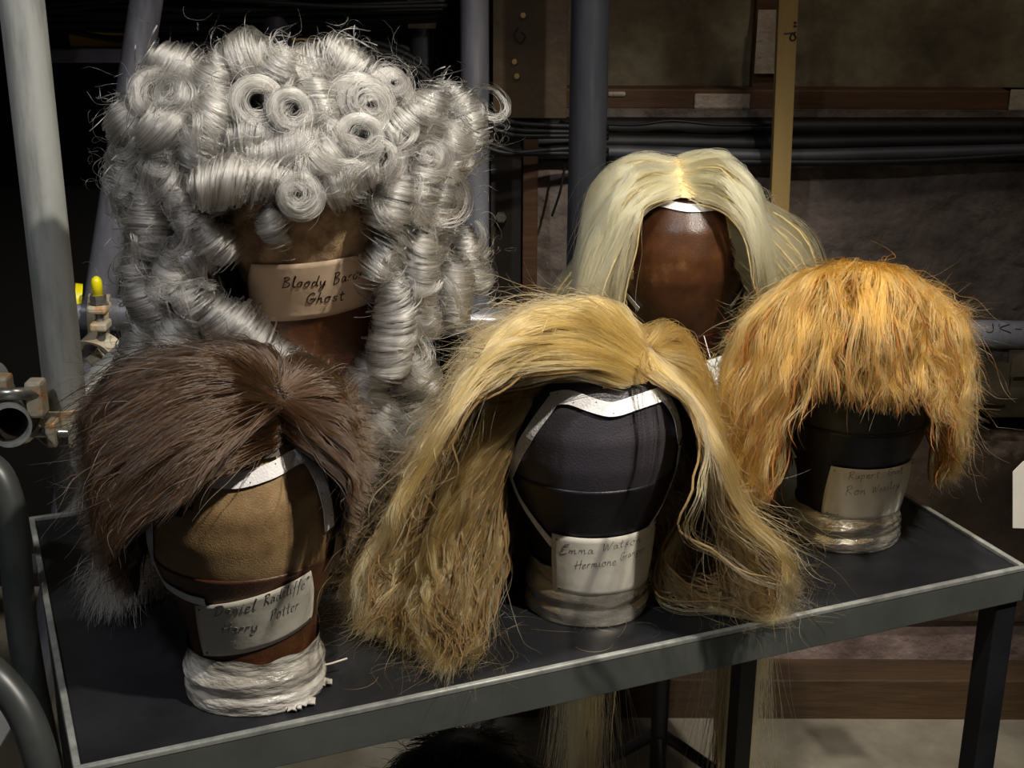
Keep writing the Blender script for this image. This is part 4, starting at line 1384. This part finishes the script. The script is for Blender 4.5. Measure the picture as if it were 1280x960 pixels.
vpole(345, 20, 2.45, .0242, M_galvd, 'dark upright scaffold tube rising above the parting of the curly grey wig')
vpole(594, 200, 2.36, .0242, M_galvb, 'upright scaffold tube between the grey wig and the dark timber post')
vpole(735, 150, 2.19, .0300, M_galvd, 'fat dark upright tube rising beside the pale blond wig')
vpole(528, 10, 2.50, .022, M_galvd, 'thin dull upright tube high behind the right shoulder of the grey wig')
h0 = at(70, 391, 1.92); h1 = at(1300, 419, 2.26)
hd = h1 - h0
hz = pole('long horizontal scaffold tube crossing behind all the wigs', h0, h1 + hd * .15, .0242, M_galvb)
# marker writing on the horizontal tube
mb = MB()
for stq in text_strokes('JK-1-', slant=0):
    q = stroke(stq)
    Pt = []
    for u, v in q:
        px = 1212 + u * 30; py = 413 - v * 15
        t = (px - 70) / 1230
        c = h0 + hd * t
        th = math.radians(62) - (v - .5) * math.radians(-38)
        Pt.append(c + .0246 * np.array([.05, -math.cos(th - .35), math.sin(th - .35)]))
    mb.tube(Pt, .0011, n=5)
mk = mb.build('handwriting', M_ink)
mk.parent = hz
pole('short diagonal scaffold tube with a rounded glossy end under the coupler', at(58, 545, 1.70), at(160, 447, 1.84), .0242, M_galv)
pole('open scaffold tube pointing forward beside the left upright', at(12, 533, 1.44), at(-10, 470, 2.0), .0242, M_galv)

M_coup = surf('coupler_steel_rusted', (176, 168, 148), (206, 132, 62), 34, .5, metal=.1, bump=.2, bscale=120, c3=(186, 172, 146), lo=.42, hi=.66)
M_bolt = surf('bolt_steel', (150, 148, 142), (184, 180, 172), 60, .3, metal=.8)
M_yel = surf('yellow_cap', (235, 222, 20), rough=.35)
def ring(mb, c, axis, r0, r1, wd, a0=0, a1=2 * math.pi, n=28):
    """open band round a tube"""
    axis = Vector(axis).normalized(); q = axis.to_track_quat('Z', 'Y').to_matrix()
    V = []
    for i in range(n + 1):
        a = a0 + (a1 - a0) * i / n
        flare = 1 + .10 * math.sin(a * 3)
        for r, z in ((r0, -wd / 2), (r1 * flare, -wd / 2), (r1 * flare, wd / 2), (r0, wd / 2)):
            V.append(Vector(c) + q @ Vector((r * math.cos(a), r * math.sin(a), z)))
    Fc = [(i * 4 + k, i * 4 + (k + 1) % 4, (i + 1) * 4 + (k + 1) % 4, (i + 1) * 4 + k) for i in range(n) for k in range(4)]
    Fc += [(3, 2, 1, 0), (n * 4, n * 4 + 1, n * 4 + 2, n * 4 + 3)]
    mb.add(V, Fc)
def coupler(label, c, tube_axis, bolt_c, bolt_dir, c2=None, axis2=None):
    e = empty('scaffold_coupler', c, label, 'scaffold coupler')
    mb = MB(); ring(mb, c, tube_axis, .0246, .0310, .030, .25, 2 * math.pi - .35)
    mb.build('clamp_band', M_coup, e, smooth=True, sharp=35)
    if c2 is not None:
        mb = MB(); ring(mb, c2, axis2, .0246, .0310, .026, .4, 2 * math.pi - .3)
        mb.build('clamp_band', M_coup, e, smooth=True, sharp=35)
    bd = Vector(bolt_dir).normalized(); bc = Vector(bolt_c)
    # jaw ears
    q = bd.to_track_quat('Z', 'Y').to_matrix().to_4x4()
    MB().box((-.012, -.016, -.030), (.012, .016, -.018), Matrix.Translation(bc) @ q, bev=.003).box((-.014, -.017, -.004), (.014, .017, .008), Matrix.Translation(bc) @ q, bev=.004).build('jaw', M_coup, e)
    MB().tube([bc - bd * .052, bc + bd * .030], .0060, n=16).build('bolt', M_bolt, e, smooth=True, sharp=40)
    MB().tube([bc + bd * .008, bc + bd * .021], .0118, n=6).tube([bc + bd * .006, bc + bd * .008], .0140, n=20).build('nut', M_bolt, e)
    MB().tube([bc + bd * .021, bc + bd * .040, bc + bd * .045, bc + bd * .048], [.0078, .0078, .0062, .002], n=18).build('end_cap', M_yel, e, smooth=True)
    return e
c1 = at(124, 393, 1.93)
coupler('scaffold coupler with an upright yellow capped bolt, on the horizontal tube', c1, hd, at(124, 386, 1.885), (0, 0, 1), at(128, 440, 1.90), at(160, 447, 1.84) - at(58, 545, 1.70))
cL = at(77, 520, 1.545)
coupler('rusty scaffold coupler with a sideways yellow capped bolt, on the left upright', cL, (0, 0, 1), at(92, 541, 1.508), (1, .05, -.02), at(22, 518, 1.50), at(12, 533, 1.44) - at(-10, 470, 2.0))
MB().tube([at(-12, 492, 1.47), at(48, 492, 1.49)], .0075, n=14).build('bolt', M_bolt, bpy.data.objects['scaffold_coupler.001'], smooth=True)
MB().box((-.010, -.012, -.022), (.010, .012, .022), Matrix.Translation(at(46, 497, 1.495)), bev=.004).box((-.010, -.012, -.018), (.010, .012, .018), Matrix.Translation(at(4, 487, 1.49)), bev=.004).build('jaw', M_coup, bpy.data.objects['scaffold_coupler.001'])
o = MB().tube([at(92, 376, 1.935), at(101, 377, 1.938)], .0262, n=30).build('yellow_band', M_yel, hz, smooth=True, sharp=40)

# ------------------------------------------------------------------ trolley handles at the left, block and black wig below the tray
M_rubber = surf('dark_painted_tube', (44, 46, 46), (58, 60, 58), 14, .38)
o = MB().tube(spline([at(-45, 575, 1.28), at(-6, 590, 1.27), at(14, 640, 1.26), at(20, 700, 1.25), at(26, 770, 1.24), at(38, 850, 1.22), at(60, 960, 1.2), at(72, 1040, 1.19)], 10), .0155, n=24).build('trolley_handle', M_rubber, smooth=True, sharp=40)
tag(o, 'tall dark curved tube handle rising outside the left edge of the cart', 'handle')
o = MB().tube(spline([at(-70, 815, 1.02), at(-20, 835, 1.0), at(18, 872, .99), at(42, 920, .98), at(58, 985, .97), at(66, 1080, .96)], 10), .0145, n=24).build('trolley_handle', M_rubber, smooth=True, sharp=40)
tag(o, 'low dark curved tube handle at the bottom left corner', 'handle')
M_box = surf('white_box_card', (178, 176, 168), (196, 194, 186), 8, .6)
bx = empty('cardboard_box', at(-18, 940, 1.40), 'small white box low down behind the bottom left tube handle', 'box')
c = at(-18, 940, 1.40)
MB().box((c[0] - .10, c[1] - .05, 0), (c[0] + .026, c[1] + .12, c[2] + .02), bev=.003).build('carton', M_box, bx)
MB().box((c[0] - .102, c[1] - .052, c[2] - .01), (c[0] + .028, c[1] + .122, c[2] + .024), bev=.002).build('lid', M_box, bx)

bt = at(578, 938, 1.30)
B_low = Block(bt[0], bt[1] + .03, bt[2] - .322, 0)
b6 = make_block(B_low, 'wig block under the front edge of the tray, hidden by black hair', (M_canvas_dark, M_band_black, M_wrap), .15, .05)
stl = empty('block_stand', (B_low.loc[0], B_low.loc[1], 0), 'wooden post stand below the front edge of the tray, under the black wig', 'stand')
M_oldwood = surf('old_wood', (110, 84, 48), (146, 116, 70), 12, .65, bump=.2, bscale=60, stretch=(1, 1, .1))
MB().tube([(B_low.loc[0], B_low.loc[1], .02), (B_low.loc[0], B_low.loc[1], B_low.loc[2] - .001)], .022, n=20).build('post', M_oldwood, stl, smooth=True, sharp=40)
MB().box((B_low.loc[0] - .12, B_low.loc[1] - .12, 0), (B_low.loc[0] + .12, B_low.loc[1] + .12, .02), bev=.003).build('base', M_oldwood, stl)
w6 = empty('wig', B_low.loc, 'short black fuzzy wig just showing below the front edge of the tray', 'wig')
scalp_cap(B_low, lambda a, s: .14 + 0 * a, .006, H_black, w6)
p, n = roots_on(B_low, 500, lambda a, s: .14 + 0 * a)
G = simulate(B_low, p, n, front_dir(p, np.array([0, .02, .3])) + rng.normal(size=p.shape) * .3, rng.uniform(.04, .06, len(p)), np.full(len(p), .008), K=12, lift=.35)
K_black = lock_mat('black_hair_bundle', (12, 11, 11), (20, 19, 19))
add_hair(B_low, w6, 'short_hair', G, 14, .009, .007, H_black, K_black, fly=.1)

# ------------------------------------------------------------------ background
def zat(py, Y, px=950): return at(px, py, Y)[2]
M_plu = surf('dirty_plaster', (66, 57, 42), (134, 124, 100), 5, .85, bump=.5, bscale=28, c3=(98, 88, 68), lo=.3, hi=.7)
M_pll = surf('rough_concrete', (58, 49, 44), (110, 97, 90), 11, .9, bump=1.0, bscale=34, c3=(92, 82, 76), lo=.3, hi=.7)
M_pink = surf('pinkish_plaster', (92, 76, 72), (136, 118, 112), 8, .85, bump=.7, bscale=40)
M_wood1 = surf('brown_stained_timber', (60, 38, 20), (88, 58, 32), 6, .7, bump=.3, bscale=50, stretch=(.12, 1, 1))
M_wood2 = surf('floor_level_timber', (52, 38, 24), (84, 62, 38), 8, .7, bump=.4, bscale=60, stretch=(.15, 1, 1))
M_patch = surf('bare_plaster_patch', (150, 134, 118), (176, 162, 144), 20, .85, bump=.5, bscale=80)
M_board = surf('stained_board', (52, 40, 28), (124, 110, 96), 7, .7, bump=.4, bscale=40, c3=(60, 46, 34), lo=.42, hi=.66)
M_dark = surf('black_drape_gap_shade', (9, 9, 10), (14, 14, 15), 8, .95)  # drape colour, also used as painted shade in the wall gaps
M_floor = surf('grey_concrete_floor', (110, 104, 92), (140, 134, 120), 6, .7, bump=.15, bscale=40)
def slab(name, x0, x1, z0, z1, Y, mat, kind='structure', depth=.05, rough=0.0, label=None, cat=None, cell=.012):
    """panel with a modelled uneven face"""
    if rough == 0:
        o = MB().box((x0, Y, z0), (x1, Y + depth, z1), bev=.003).build(name, mat)
    else:
        nx = max(2, int((x1 - x0) / cell)); nz = max(2, int((z1 - z0) / cell))
        V = []
        for j in range(nz + 1):
            for i in range(nx + 1):
                x = x0 + (x1 - x0) * i / nx; z = z0 + (z1 - z0) * j / nz
                f = mnoise.fractal(Vector((x * 7, z * 9, Y * 5)), 1.0, 2.1, 5) * rough
                g = mnoise.noise(Vector((x * 2.3, z * 11, 7)))
                f += rough * 1.6 * max(0, .05 - abs(g)) * 10 * .5 if rough > .004 else 0
                V.append((x, Y + f, z))
        Fc = [(j * (nx + 1) + i, j * (nx + 1) + i + 1, (j + 1) * (nx + 1) + i + 1, (j + 1) * (nx + 1) + i) for j in range(nz) for i in range(nx)]
        o2 = MB().add(V, Fc)
        o2.box((x0, Y + .02, z0), (x1, Y + depth, z1))
        o = o2.build(name, mat, smooth=True, sharp=50)
    o['kind'] = kind
    if label: tag(o, label, cat)
    return o
XR = 2.2
x650 = at(648, 300, 2.5)[0]
slab('floor', -2.5, XR, -.05, 0, .0, M_floor, depth=3.0)
slab('wall_back', -2.5, XR, 0, 3.0, 2.95, M_dark, depth=.05)
slab('wall_left', -2.55, -2.5, 0, 3.0, 0, M_dark, depth=3.0)
slab('wall_right', XR, XR + .05, 0, 3.0, 0, M_dark, depth=3.0)
slab('ceiling', -2.5, XR, 3.0, 3.05, 0, M_dark, depth=3.0)
slab('wall_upper_plaster', x650, XR, zat(108, 2.60), 2.6, 2.60, M_plu, rough=.006, depth=.15)
slab('trim_1', x650, at(1262, 120, 2.55)[0], zat(137, 2.55), zat(112, 2.55), 2.55, M_wood1, depth=.15)
slab('wall_ledge', x650, XR, zat(152, 2.52), zat(137, 2.54), 2.52, M_pll, rough=.005, depth=.2, cell=.007)
slab('wall_recess', x650, XR, zat(205, 2.6), zat(150, 2.6), 2.64, M_dark, depth=.1)  # back coloured black for the shade behind the cables
slab('wall_rough_concrete', x650, XR, zat(432, 2.50), zat(202, 2.50), 2.50, M_pll, rough=.010, depth=.2, cell=.008)
slab('wall_dark_blocks', x650, XR, zat(505, 2.48), zat(440, 2.48), 2.52, M_pll, rough=.006, depth=.2)
slab('wall_recess_low', x650, XR, zat(552, 2.6), zat(500, 2.6), 2.62, M_dark, depth=.1)  # near-black colour stands in for shade inside this gap
slab('wall_stained_board', x650, XR, zat(775, 2.46), zat(550, 2.46), 2.46, M_board, rough=.002, depth=.2)
slab('wall_pink_plaster', x650, XR, zat(852, 2.48), zat(775, 2.48), 2.48, M_pink, rough=.006, depth=.2, cell=.008)
slab('trim_2', -.4, XR, zat(918, 2.40), zat(850, 2.40), 2.40, M_wood2, depth=.25)
slab('gap_shade_strip', -.4, XR, 0, zat(922, 2.46), 2.47, M_dark, depth=.1)  # black strip painting the shaded gap between timber and floor
# lighter patches on the brown rail
for (u0, u1, v0, v1) in ((868, 938, 117, 136), (760, 782, 115, 121), (1262, 1300, 110, 137)):
    o = slab('trim_patch', at(u0, 120, 2.549)[0], at(u1, 120, 2.549)[0], zat(v1, 2.549), zat(v0, 2.549), 2.546, M_patch, depth=.004)
# blocks seen under the horizontal tube
for (u0, u1, v0, v1, Y) in ((1222, 1262, 452, 505, 2.50), (1262, 1330, 440, 470, 2.49), (1240, 1300, 470, 520, 2.505)):
    slab('wall_block', at(u0, 480, Y)[0], at(u1, 480, Y)[0], zat(v1, Y), zat(v0, Y), Y, M_plu, rough=.003, depth=.1, cell=.008)

# timber batten with the pencilled size
M_pine = surf('pine_batten', (122, 100, 56), (150, 126, 74), 5, .6, bump=.15, bscale=60, stretch=(1, 1, .08))
A = at(988, -60, 2.405); Bb = at(968, 420, 2.405)
dd = Bb - A; Bb = A + dd * ((A[2] - .003) / -dd[2])
e = empty('timber_batten', Bb, 'narrow pine batten marked with a size, leaning up the wall behind the pale wig', 'batten')
mb = MB()
wx = .0155
V = [A + (-wx, 0, 0), A + (wx * 1.1, 0, 0), A + (wx * 1.1, .022, 0), A + (-wx, .022, 0)]
Bz = Bb.copy()
V2 = [Bz + (-wx, 0, 0), Bz + (wx, 0, 0), Bz + (wx, .022, 0), Bz + (-wx, .022, 0)]
mb.add(V + V2, [(0, 3, 2, 1), (4, 5, 6, 7), (0, 1, 5, 4), (1, 2, 6, 5), (2, 3, 7, 6), (3, 0, 4, 7)])
bt_ = mb.build('batten', M_pine, e)
mb = MB()
for stq in text_strokes('9"', slant=0):
    q = stroke(stq)
    Pt = []
    for u, v in q:
        px, py = 980 + v * 15, 52 - u * 24
        t = 0
        Yp = A[1] + (Bb[1] - A[1]) * t
        Pt.append(at(px, py, Yp - .0006))
    mb.tube(Pt, .0014, n=5)
mb.build('handwriting', M_ink, bt_)
o = slab('plaster_strip', at(946, 40, 2.56)[0], at(976, 40, 2.56)[0], zat(92, 2.56), zat(12, 2.56), 2.56, M_patch, kind='thing', rough=.003, depth=.03, cell=.006)
tag(o, 'flaking whitish plaster strip beside the top of the pine batten', 'plaster patch')
slab('trim_4', at(944, 40, 2.57)[0], at(976, 40, 2.57)[0], zat(150, 2.57), zat(-60, 2.57), 2.575, M_wood1, depth=.04)

# timber and steel posts left of the wall
M_steelpost = surf('dark_brown_steel', (34, 30, 28), (50, 44, 38), 10, .5)
e = empty('steel_post', at(632, 250, 2.46), 'dark flat post with a round bolt, between two uprights', 'post')
x0 = at(613, 270, 2.46)[0]; x1 = at(652, 270, 2.46)[0]
MB().box((x0, 2.46, 0), (x1, 2.49, 2.5), bev=.002).build('post', M_steelpost, e)
bo = at(626, 271, 2.458)
MB().tube([bo, bo + (0, -.008, 0)], .0105, n=6).tube([bo + (0, -.008, 0), bo + (0, -.016, 0)], .0055, n=16).build('bolt', M_bolt, e)
x2 = at(672, 270, 2.44)[0]
o = MB().box((x1 + .002, 2.44, 0), (x2, 2.52, 2.5), bev=.002).build('timber_post', M_wood1)
tag(o, 'brown timber post running up the edge of the rough wall', 'post')
M_brownboard = surf('brown_board', (44, 32, 18), (74, 57, 33), 5, .6, bump=.2, bscale=40)
e = empty('wall_board', at(660, 60, 2.42), 'brown plywood board with screws above the cables', 'board')
p0 = at(616, -20, 2.42); p1 = at(708, 148, 2.42)
MB().box((p0[0], 2.42, p1[2]), (p1[0], 2.436, p0[2] + .1), bev=.001).build('plywood', M_brownboard, e)
M_brass = surf('screw_brass', (190, 170, 120), rough=.3, metal=.8)
for (u, v) in ((654, 19), (643, 77), (646, 95)):
    q = at(u, v, 2.419); MB().tube([q, q + (0, -.004, 0)], .0045, n=12).build('screw', M_brass, e)
mb = MB(); mb.tube(spline([at(648, 34, 2.4195), at(643, 44, 2.4195), at(650, 54, 2.4195), at(657, 46, 2.4195), at(652, 40, 2.4195)], 6), .0016, n=5); mb.build('pencil_mark', M_ink, e)

# left top: shelf, timber pieces, black void below
M_shelf = surf('grey_blue_steel', (84, 82, 96), (104, 102, 114), 10, .5)
o = slab('beam_grey', at(30, 70, 2.5)[0], at(250, 70, 2.5)[0], zat(79, 2.5, 100), zat(61, 2.5, 100), 2.5, M_shelf, kind='thing', depth=.15)
o.name = 'steel_ledge'; tag(o, 'grey steel ledge between the two left scaffold tubes', 'ledge')
M_yw = surf('yellow_timber', (150, 120, 44), (176, 142, 60), 6, .6, bump=.1, bscale=30)
for (u0, u1, v0, v1, lab) in ((86, 162, 40, 59, 'yellowish timber block resting on the grey steel ledge'), (360, 440, 33, 58, 'yellowish timber block above the parting of the grey wig')):
    Y = 2.53
    o = MB().box((at(u0, 50, Y)[0], Y, zat(v1, Y, u0)), (at(u1, 50, Y)[0], Y + .10, zat(v0, Y, u0)), bev=.003).build('timber_block', M_yw)
    tag(o, lab, 'timber')
o = slab('ledge_b', at(250, 70, 2.52)[0], at(520, 70, 2.52)[0], zat(79, 2.52, 400), zat(58, 2.52, 400), 2.52, M_steelpost, kind='thing', depth=.15)
o.name = 'steel_ledge'; tag(o, 'dark steel ledge behind the top of the curly grey wig', 'ledge')
M_cable = surf('black_cable', (10, 10, 12), (16, 16, 18), 10, .55, spec=.3)
M_cableg = surf('grey_cable', (42, 43, 50), (56, 57, 64), 10, .55)
def cable(label, pts, r, mat=M_cable, group=None, Y=None):
    P = spline([at(a, b, y) for a, b, y in pts], 12)
    o = MB().tube(P, r, n=14).build('cable', mat, smooth=True)
    return tag(o, label, 'cable', group)
gL = 'loose cables high at the left'
for k in range(9):
    y0 = 4 + k * 5
    cable('one of the tangled black cables above the steel ledge at the top left', [(-20, y0 + rng.uniform(-6, 6), 2.40 + .013 * k), (70, y0 + rng.uniform(-8, 8), 2.40 + .013 * k), (150, y0 + rng.uniform(-8, 6), 2.40 + .013 * k), (250, y0 + rng.uniform(-8, 8), 2.40 + .013 * k), (420, y0 + rng.uniform(-6, 6), 2.40 + .013 * k), (560, y0 * .7 + rng.uniform(-5, 5), 2.40 + .013 * k)], rng.uniform(.004, .007), group=gL)
gM = 'black cables looping down beside the grey wig'
for k in range(6):
    cable('one of the black cables looping down behind the right of the grey wig', [(400, 20 + k * 7, 2.56 - k * .019), (470, 30 + k * 8, 2.55 - k * .019), (530, 62 + k * 7, 2.54 - k * .019), (560, 110 + k * 9, 2.53 - k * .019), (566 + k * 3, 200, 2.53 - k * .019), (560 + k * 5, 300, 2.53 - k * .019)], .0075, group=gM)
cable('thick black conduit along the wall recess, highest of the wall cables', [(600, 160, 2.50), (800, 160, 2.52), (960, 160, 2.52), (1300, 160, 2.52)], .020)
cable('second thick black conduit along the wall recess, just under the highest', [(600, 176, 2.48), (800, 178, 2.49), (960, 180, 2.50), (1300, 176, 2.50)], .017)
cable('grey sheathed conduit lowest along the wall recess', [(600, 190, 2.47), (760, 190, 2.47), (960, 195, 2.47), (1130, 192, 2.47), (1300, 188, 2.47)], .0125, M_cableg)
cable('black cable sagging just below the grey sheathed conduit', [(760, 200, 2.46), (960, 203, 2.46), (1140, 202, 2.46), (1300, 193, 2.46)], .007)
for k, (a, b) in enumerate(((146, 156), (156, 163), (164, 168), (184, 190), (190, 184))):
    cable(('top thin cable bunched where the conduits pass the brown timber post', 'second thin cable bunched where the conduits pass the timber post', 'middle thin cable bunched where the conduits pass the timber post', 'fourth thin cable bunched where the conduits pass the timber post', 'lowest thin cable bunched where the conduits pass the timber post')[k],
          [(596, a - 10, 2.38), (625, a, 2.38), (650, (a + b) / 2 + 4, 2.39), (712, b + 2, 2.41), (760, b + 4, 2.43)], .005)
cable('thin black wire hanging off the conduits beside the fat dark tube', [(712, 196, 2.42), (706, 210, 2.43), (700, 240, 2.43), (690, 270, 2.44)], .0022)
cable('thin wire looping over the plaster ledge above the conduits', [(700, 152, 2.49), (790, 156, 2.47), (840, 151, 2.47), (900, 156, 2.47), (980, 156, 2.49)], .0028)
# background clutter behind the tubes at the top centre
o = vpole(478, 20, 2.6, .02, M_galvd, 'thin dark tube at the top, just right of the grey wig parting')
o = slab('grey_plate', at(514, 0, 2.56)[0], at(548, 0, 2.56)[0], zat(30, 2.56, 530), zat(-60, 2.56, 530), 2.47, M_patch, kind='thing', rough=.002, depth=.02)
o.name = 'metal_plate'; tag(o, 'pale scuffed plate fixed high behind the thin dull tube', 'plate')

# paper at the right edge
M_paper = surf('white_paper', (205, 200, 192), (216, 212, 204), 10, .6)
Y = 1.75
e = empty('paper_tag', at(1275, 620, Y), 'white cut-corner paper tag hanging at the right edge above the cart corner', 'tag')
pts = [at(1266, 590, Y), at(1279, 577, Y), at(1320, 570, Y), at(1320, 662, Y), at(1266, 660, Y)]
V = [p for p in pts] + [p + (0, .0012, 0) for p in pts]
MB().add(V, [(4, 3, 2, 1, 0), (5, 6, 7, 8, 9)] + [(i, (i + 1) % 5, 5 + (i + 1) % 5, 5 + i) for i in range(5)]).build('paper', M_paper, e)
MB().tube([at(1296, 575, Y), at(1296, 430, 2.20)], .0007, n=6).build('string', M_tape, e)

# scraps and stray hairs on the tray
M_thread = surf('white_thread', (206, 200, 186), rough=.6)
z = TRAY_Z + .0012
o = MB().tube(spline([on_z(398, 858, z), on_z(403, 838, z + .004), on_z(404, 832, z + .012), on_z(415, 829, z + .014), on_z(434, 823, z + .016)], 6), [.0009] * 25, n=6).build('plastic_strand', M_thread)
tag(o, 'twisted white plastic strand sticking out beside the brown wig block neck', 'scrap')
N = 110
xy = rng.uniform(size=(N, 2))
p0 = np.stack([TD[0] + xy[:, 0] * W_ * tx[0] + xy[:, 1] * D_ * ty[0], TD[1] + xy[:, 0] * W_ * tx[1] + xy[:, 1] * D_ * ty[1]], 1)
fo = on_z(620, 830, TRAY_Z)[:2]
p0 = p0 * .3 + (fo + rng.normal(size=(N, 2)) * .09) * .7
a = rng.uniform(0, 6.28, N); om = rng.normal(size=N) * .12; P = []
for k in range(16):
    l0 = (p0 - TD) @ np.stack([tx, ty], 1)
    P.append(np.stack([p0[:, 0], p0[:, 1], np.full(N, TRAY_Z + .0012)], 1))
    p0 = p0 + np.stack([np.cos(a), np.sin(a)], 1) * .0032; a = a + om
P = np.stack(P, 1)
l = (P[..., :2] - TD) @ np.stack([tx, ty], 1)
ok = ((l[..., 0] > .01) & (l[..., 0] < W_ - .01) & (l[..., 1] > .01) & (l[..., 1] < D_ - .01)).all(1)
P = P[ok]
sh = empty('stray_hair', (0, 1.2, TRAY_Z), None, None)
bpy.data.objects.remove(sh)
hc = strands('stray_hairs', P, H_gold, None, r=.00016)
tag(hc, 'scattered fine blond stray hairs lying on the dark tray', 'hair', kind='stuff')

# ------------------------------------------------------------------ light
def spot(name, loc, target, watts, size, angle, color, blend=.4):
    l = bpy.data.lights.new(name, 'SPOT')
    l.energy = watts; l.shadow_soft_size = size; l.spot_size = math.radians(angle); l.spot_blend = blend; l.color = color
    o = bpy.data.objects.new(name, l); link(o)
    o.location = loc
    o.rotation_euler = (Vector(target) - Vector(loc)).to_track_quat('-Z', 'Y').to_euler()
    return o
spot('spotlight_key', (.95, .25, 2.85), (.12, 1.4, 1.0), 235, .035, 50, (1.0, .93, .82), .5)
spot('spotlight_fill', (-.9, .1, 2.8), (-.1, 1.4, .95), 66, .05, 50, (.95, .96, 1.0), .6)
spot('spotlight_top', (.22, 1.20, 2.9), (.18, 1.66, 1.0), 120, .04, 48, (1.0, .93, .80), .5)
spot('spotlight_wall', (.9, 1.3, 2.9), (.9, 2.4, 1.35), 24, .08, 80, (1.0, .88, .72), .8)
w = bpy.data.worlds.new('world'); SC.world = w; w.use_nodes = True
w.node_tree.nodes['Background'].inputs[0].default_value = (.54, .54, .58, 1)
w.node_tree.nodes['Background'].inputs[1].default_value = .05
SC.view_settings.view_transform = 'Standard'
SC.view_settings.look = 'None'
SC.view_settings.exposure = 0
SC.view_settings.gamma = 1
SC.view_settings.use_curve_mapping = False
SC.cycles.max_bounces = 8
SC.cycles.transparent_max_bounces = 8
for o in list(bpy.data.objects):
    if o.parent is None and o.type in ('MESH', 'CURVES') and 'category' not in o and o.get('kind') != 'structure':
        print('UNTAGGED', o.name)
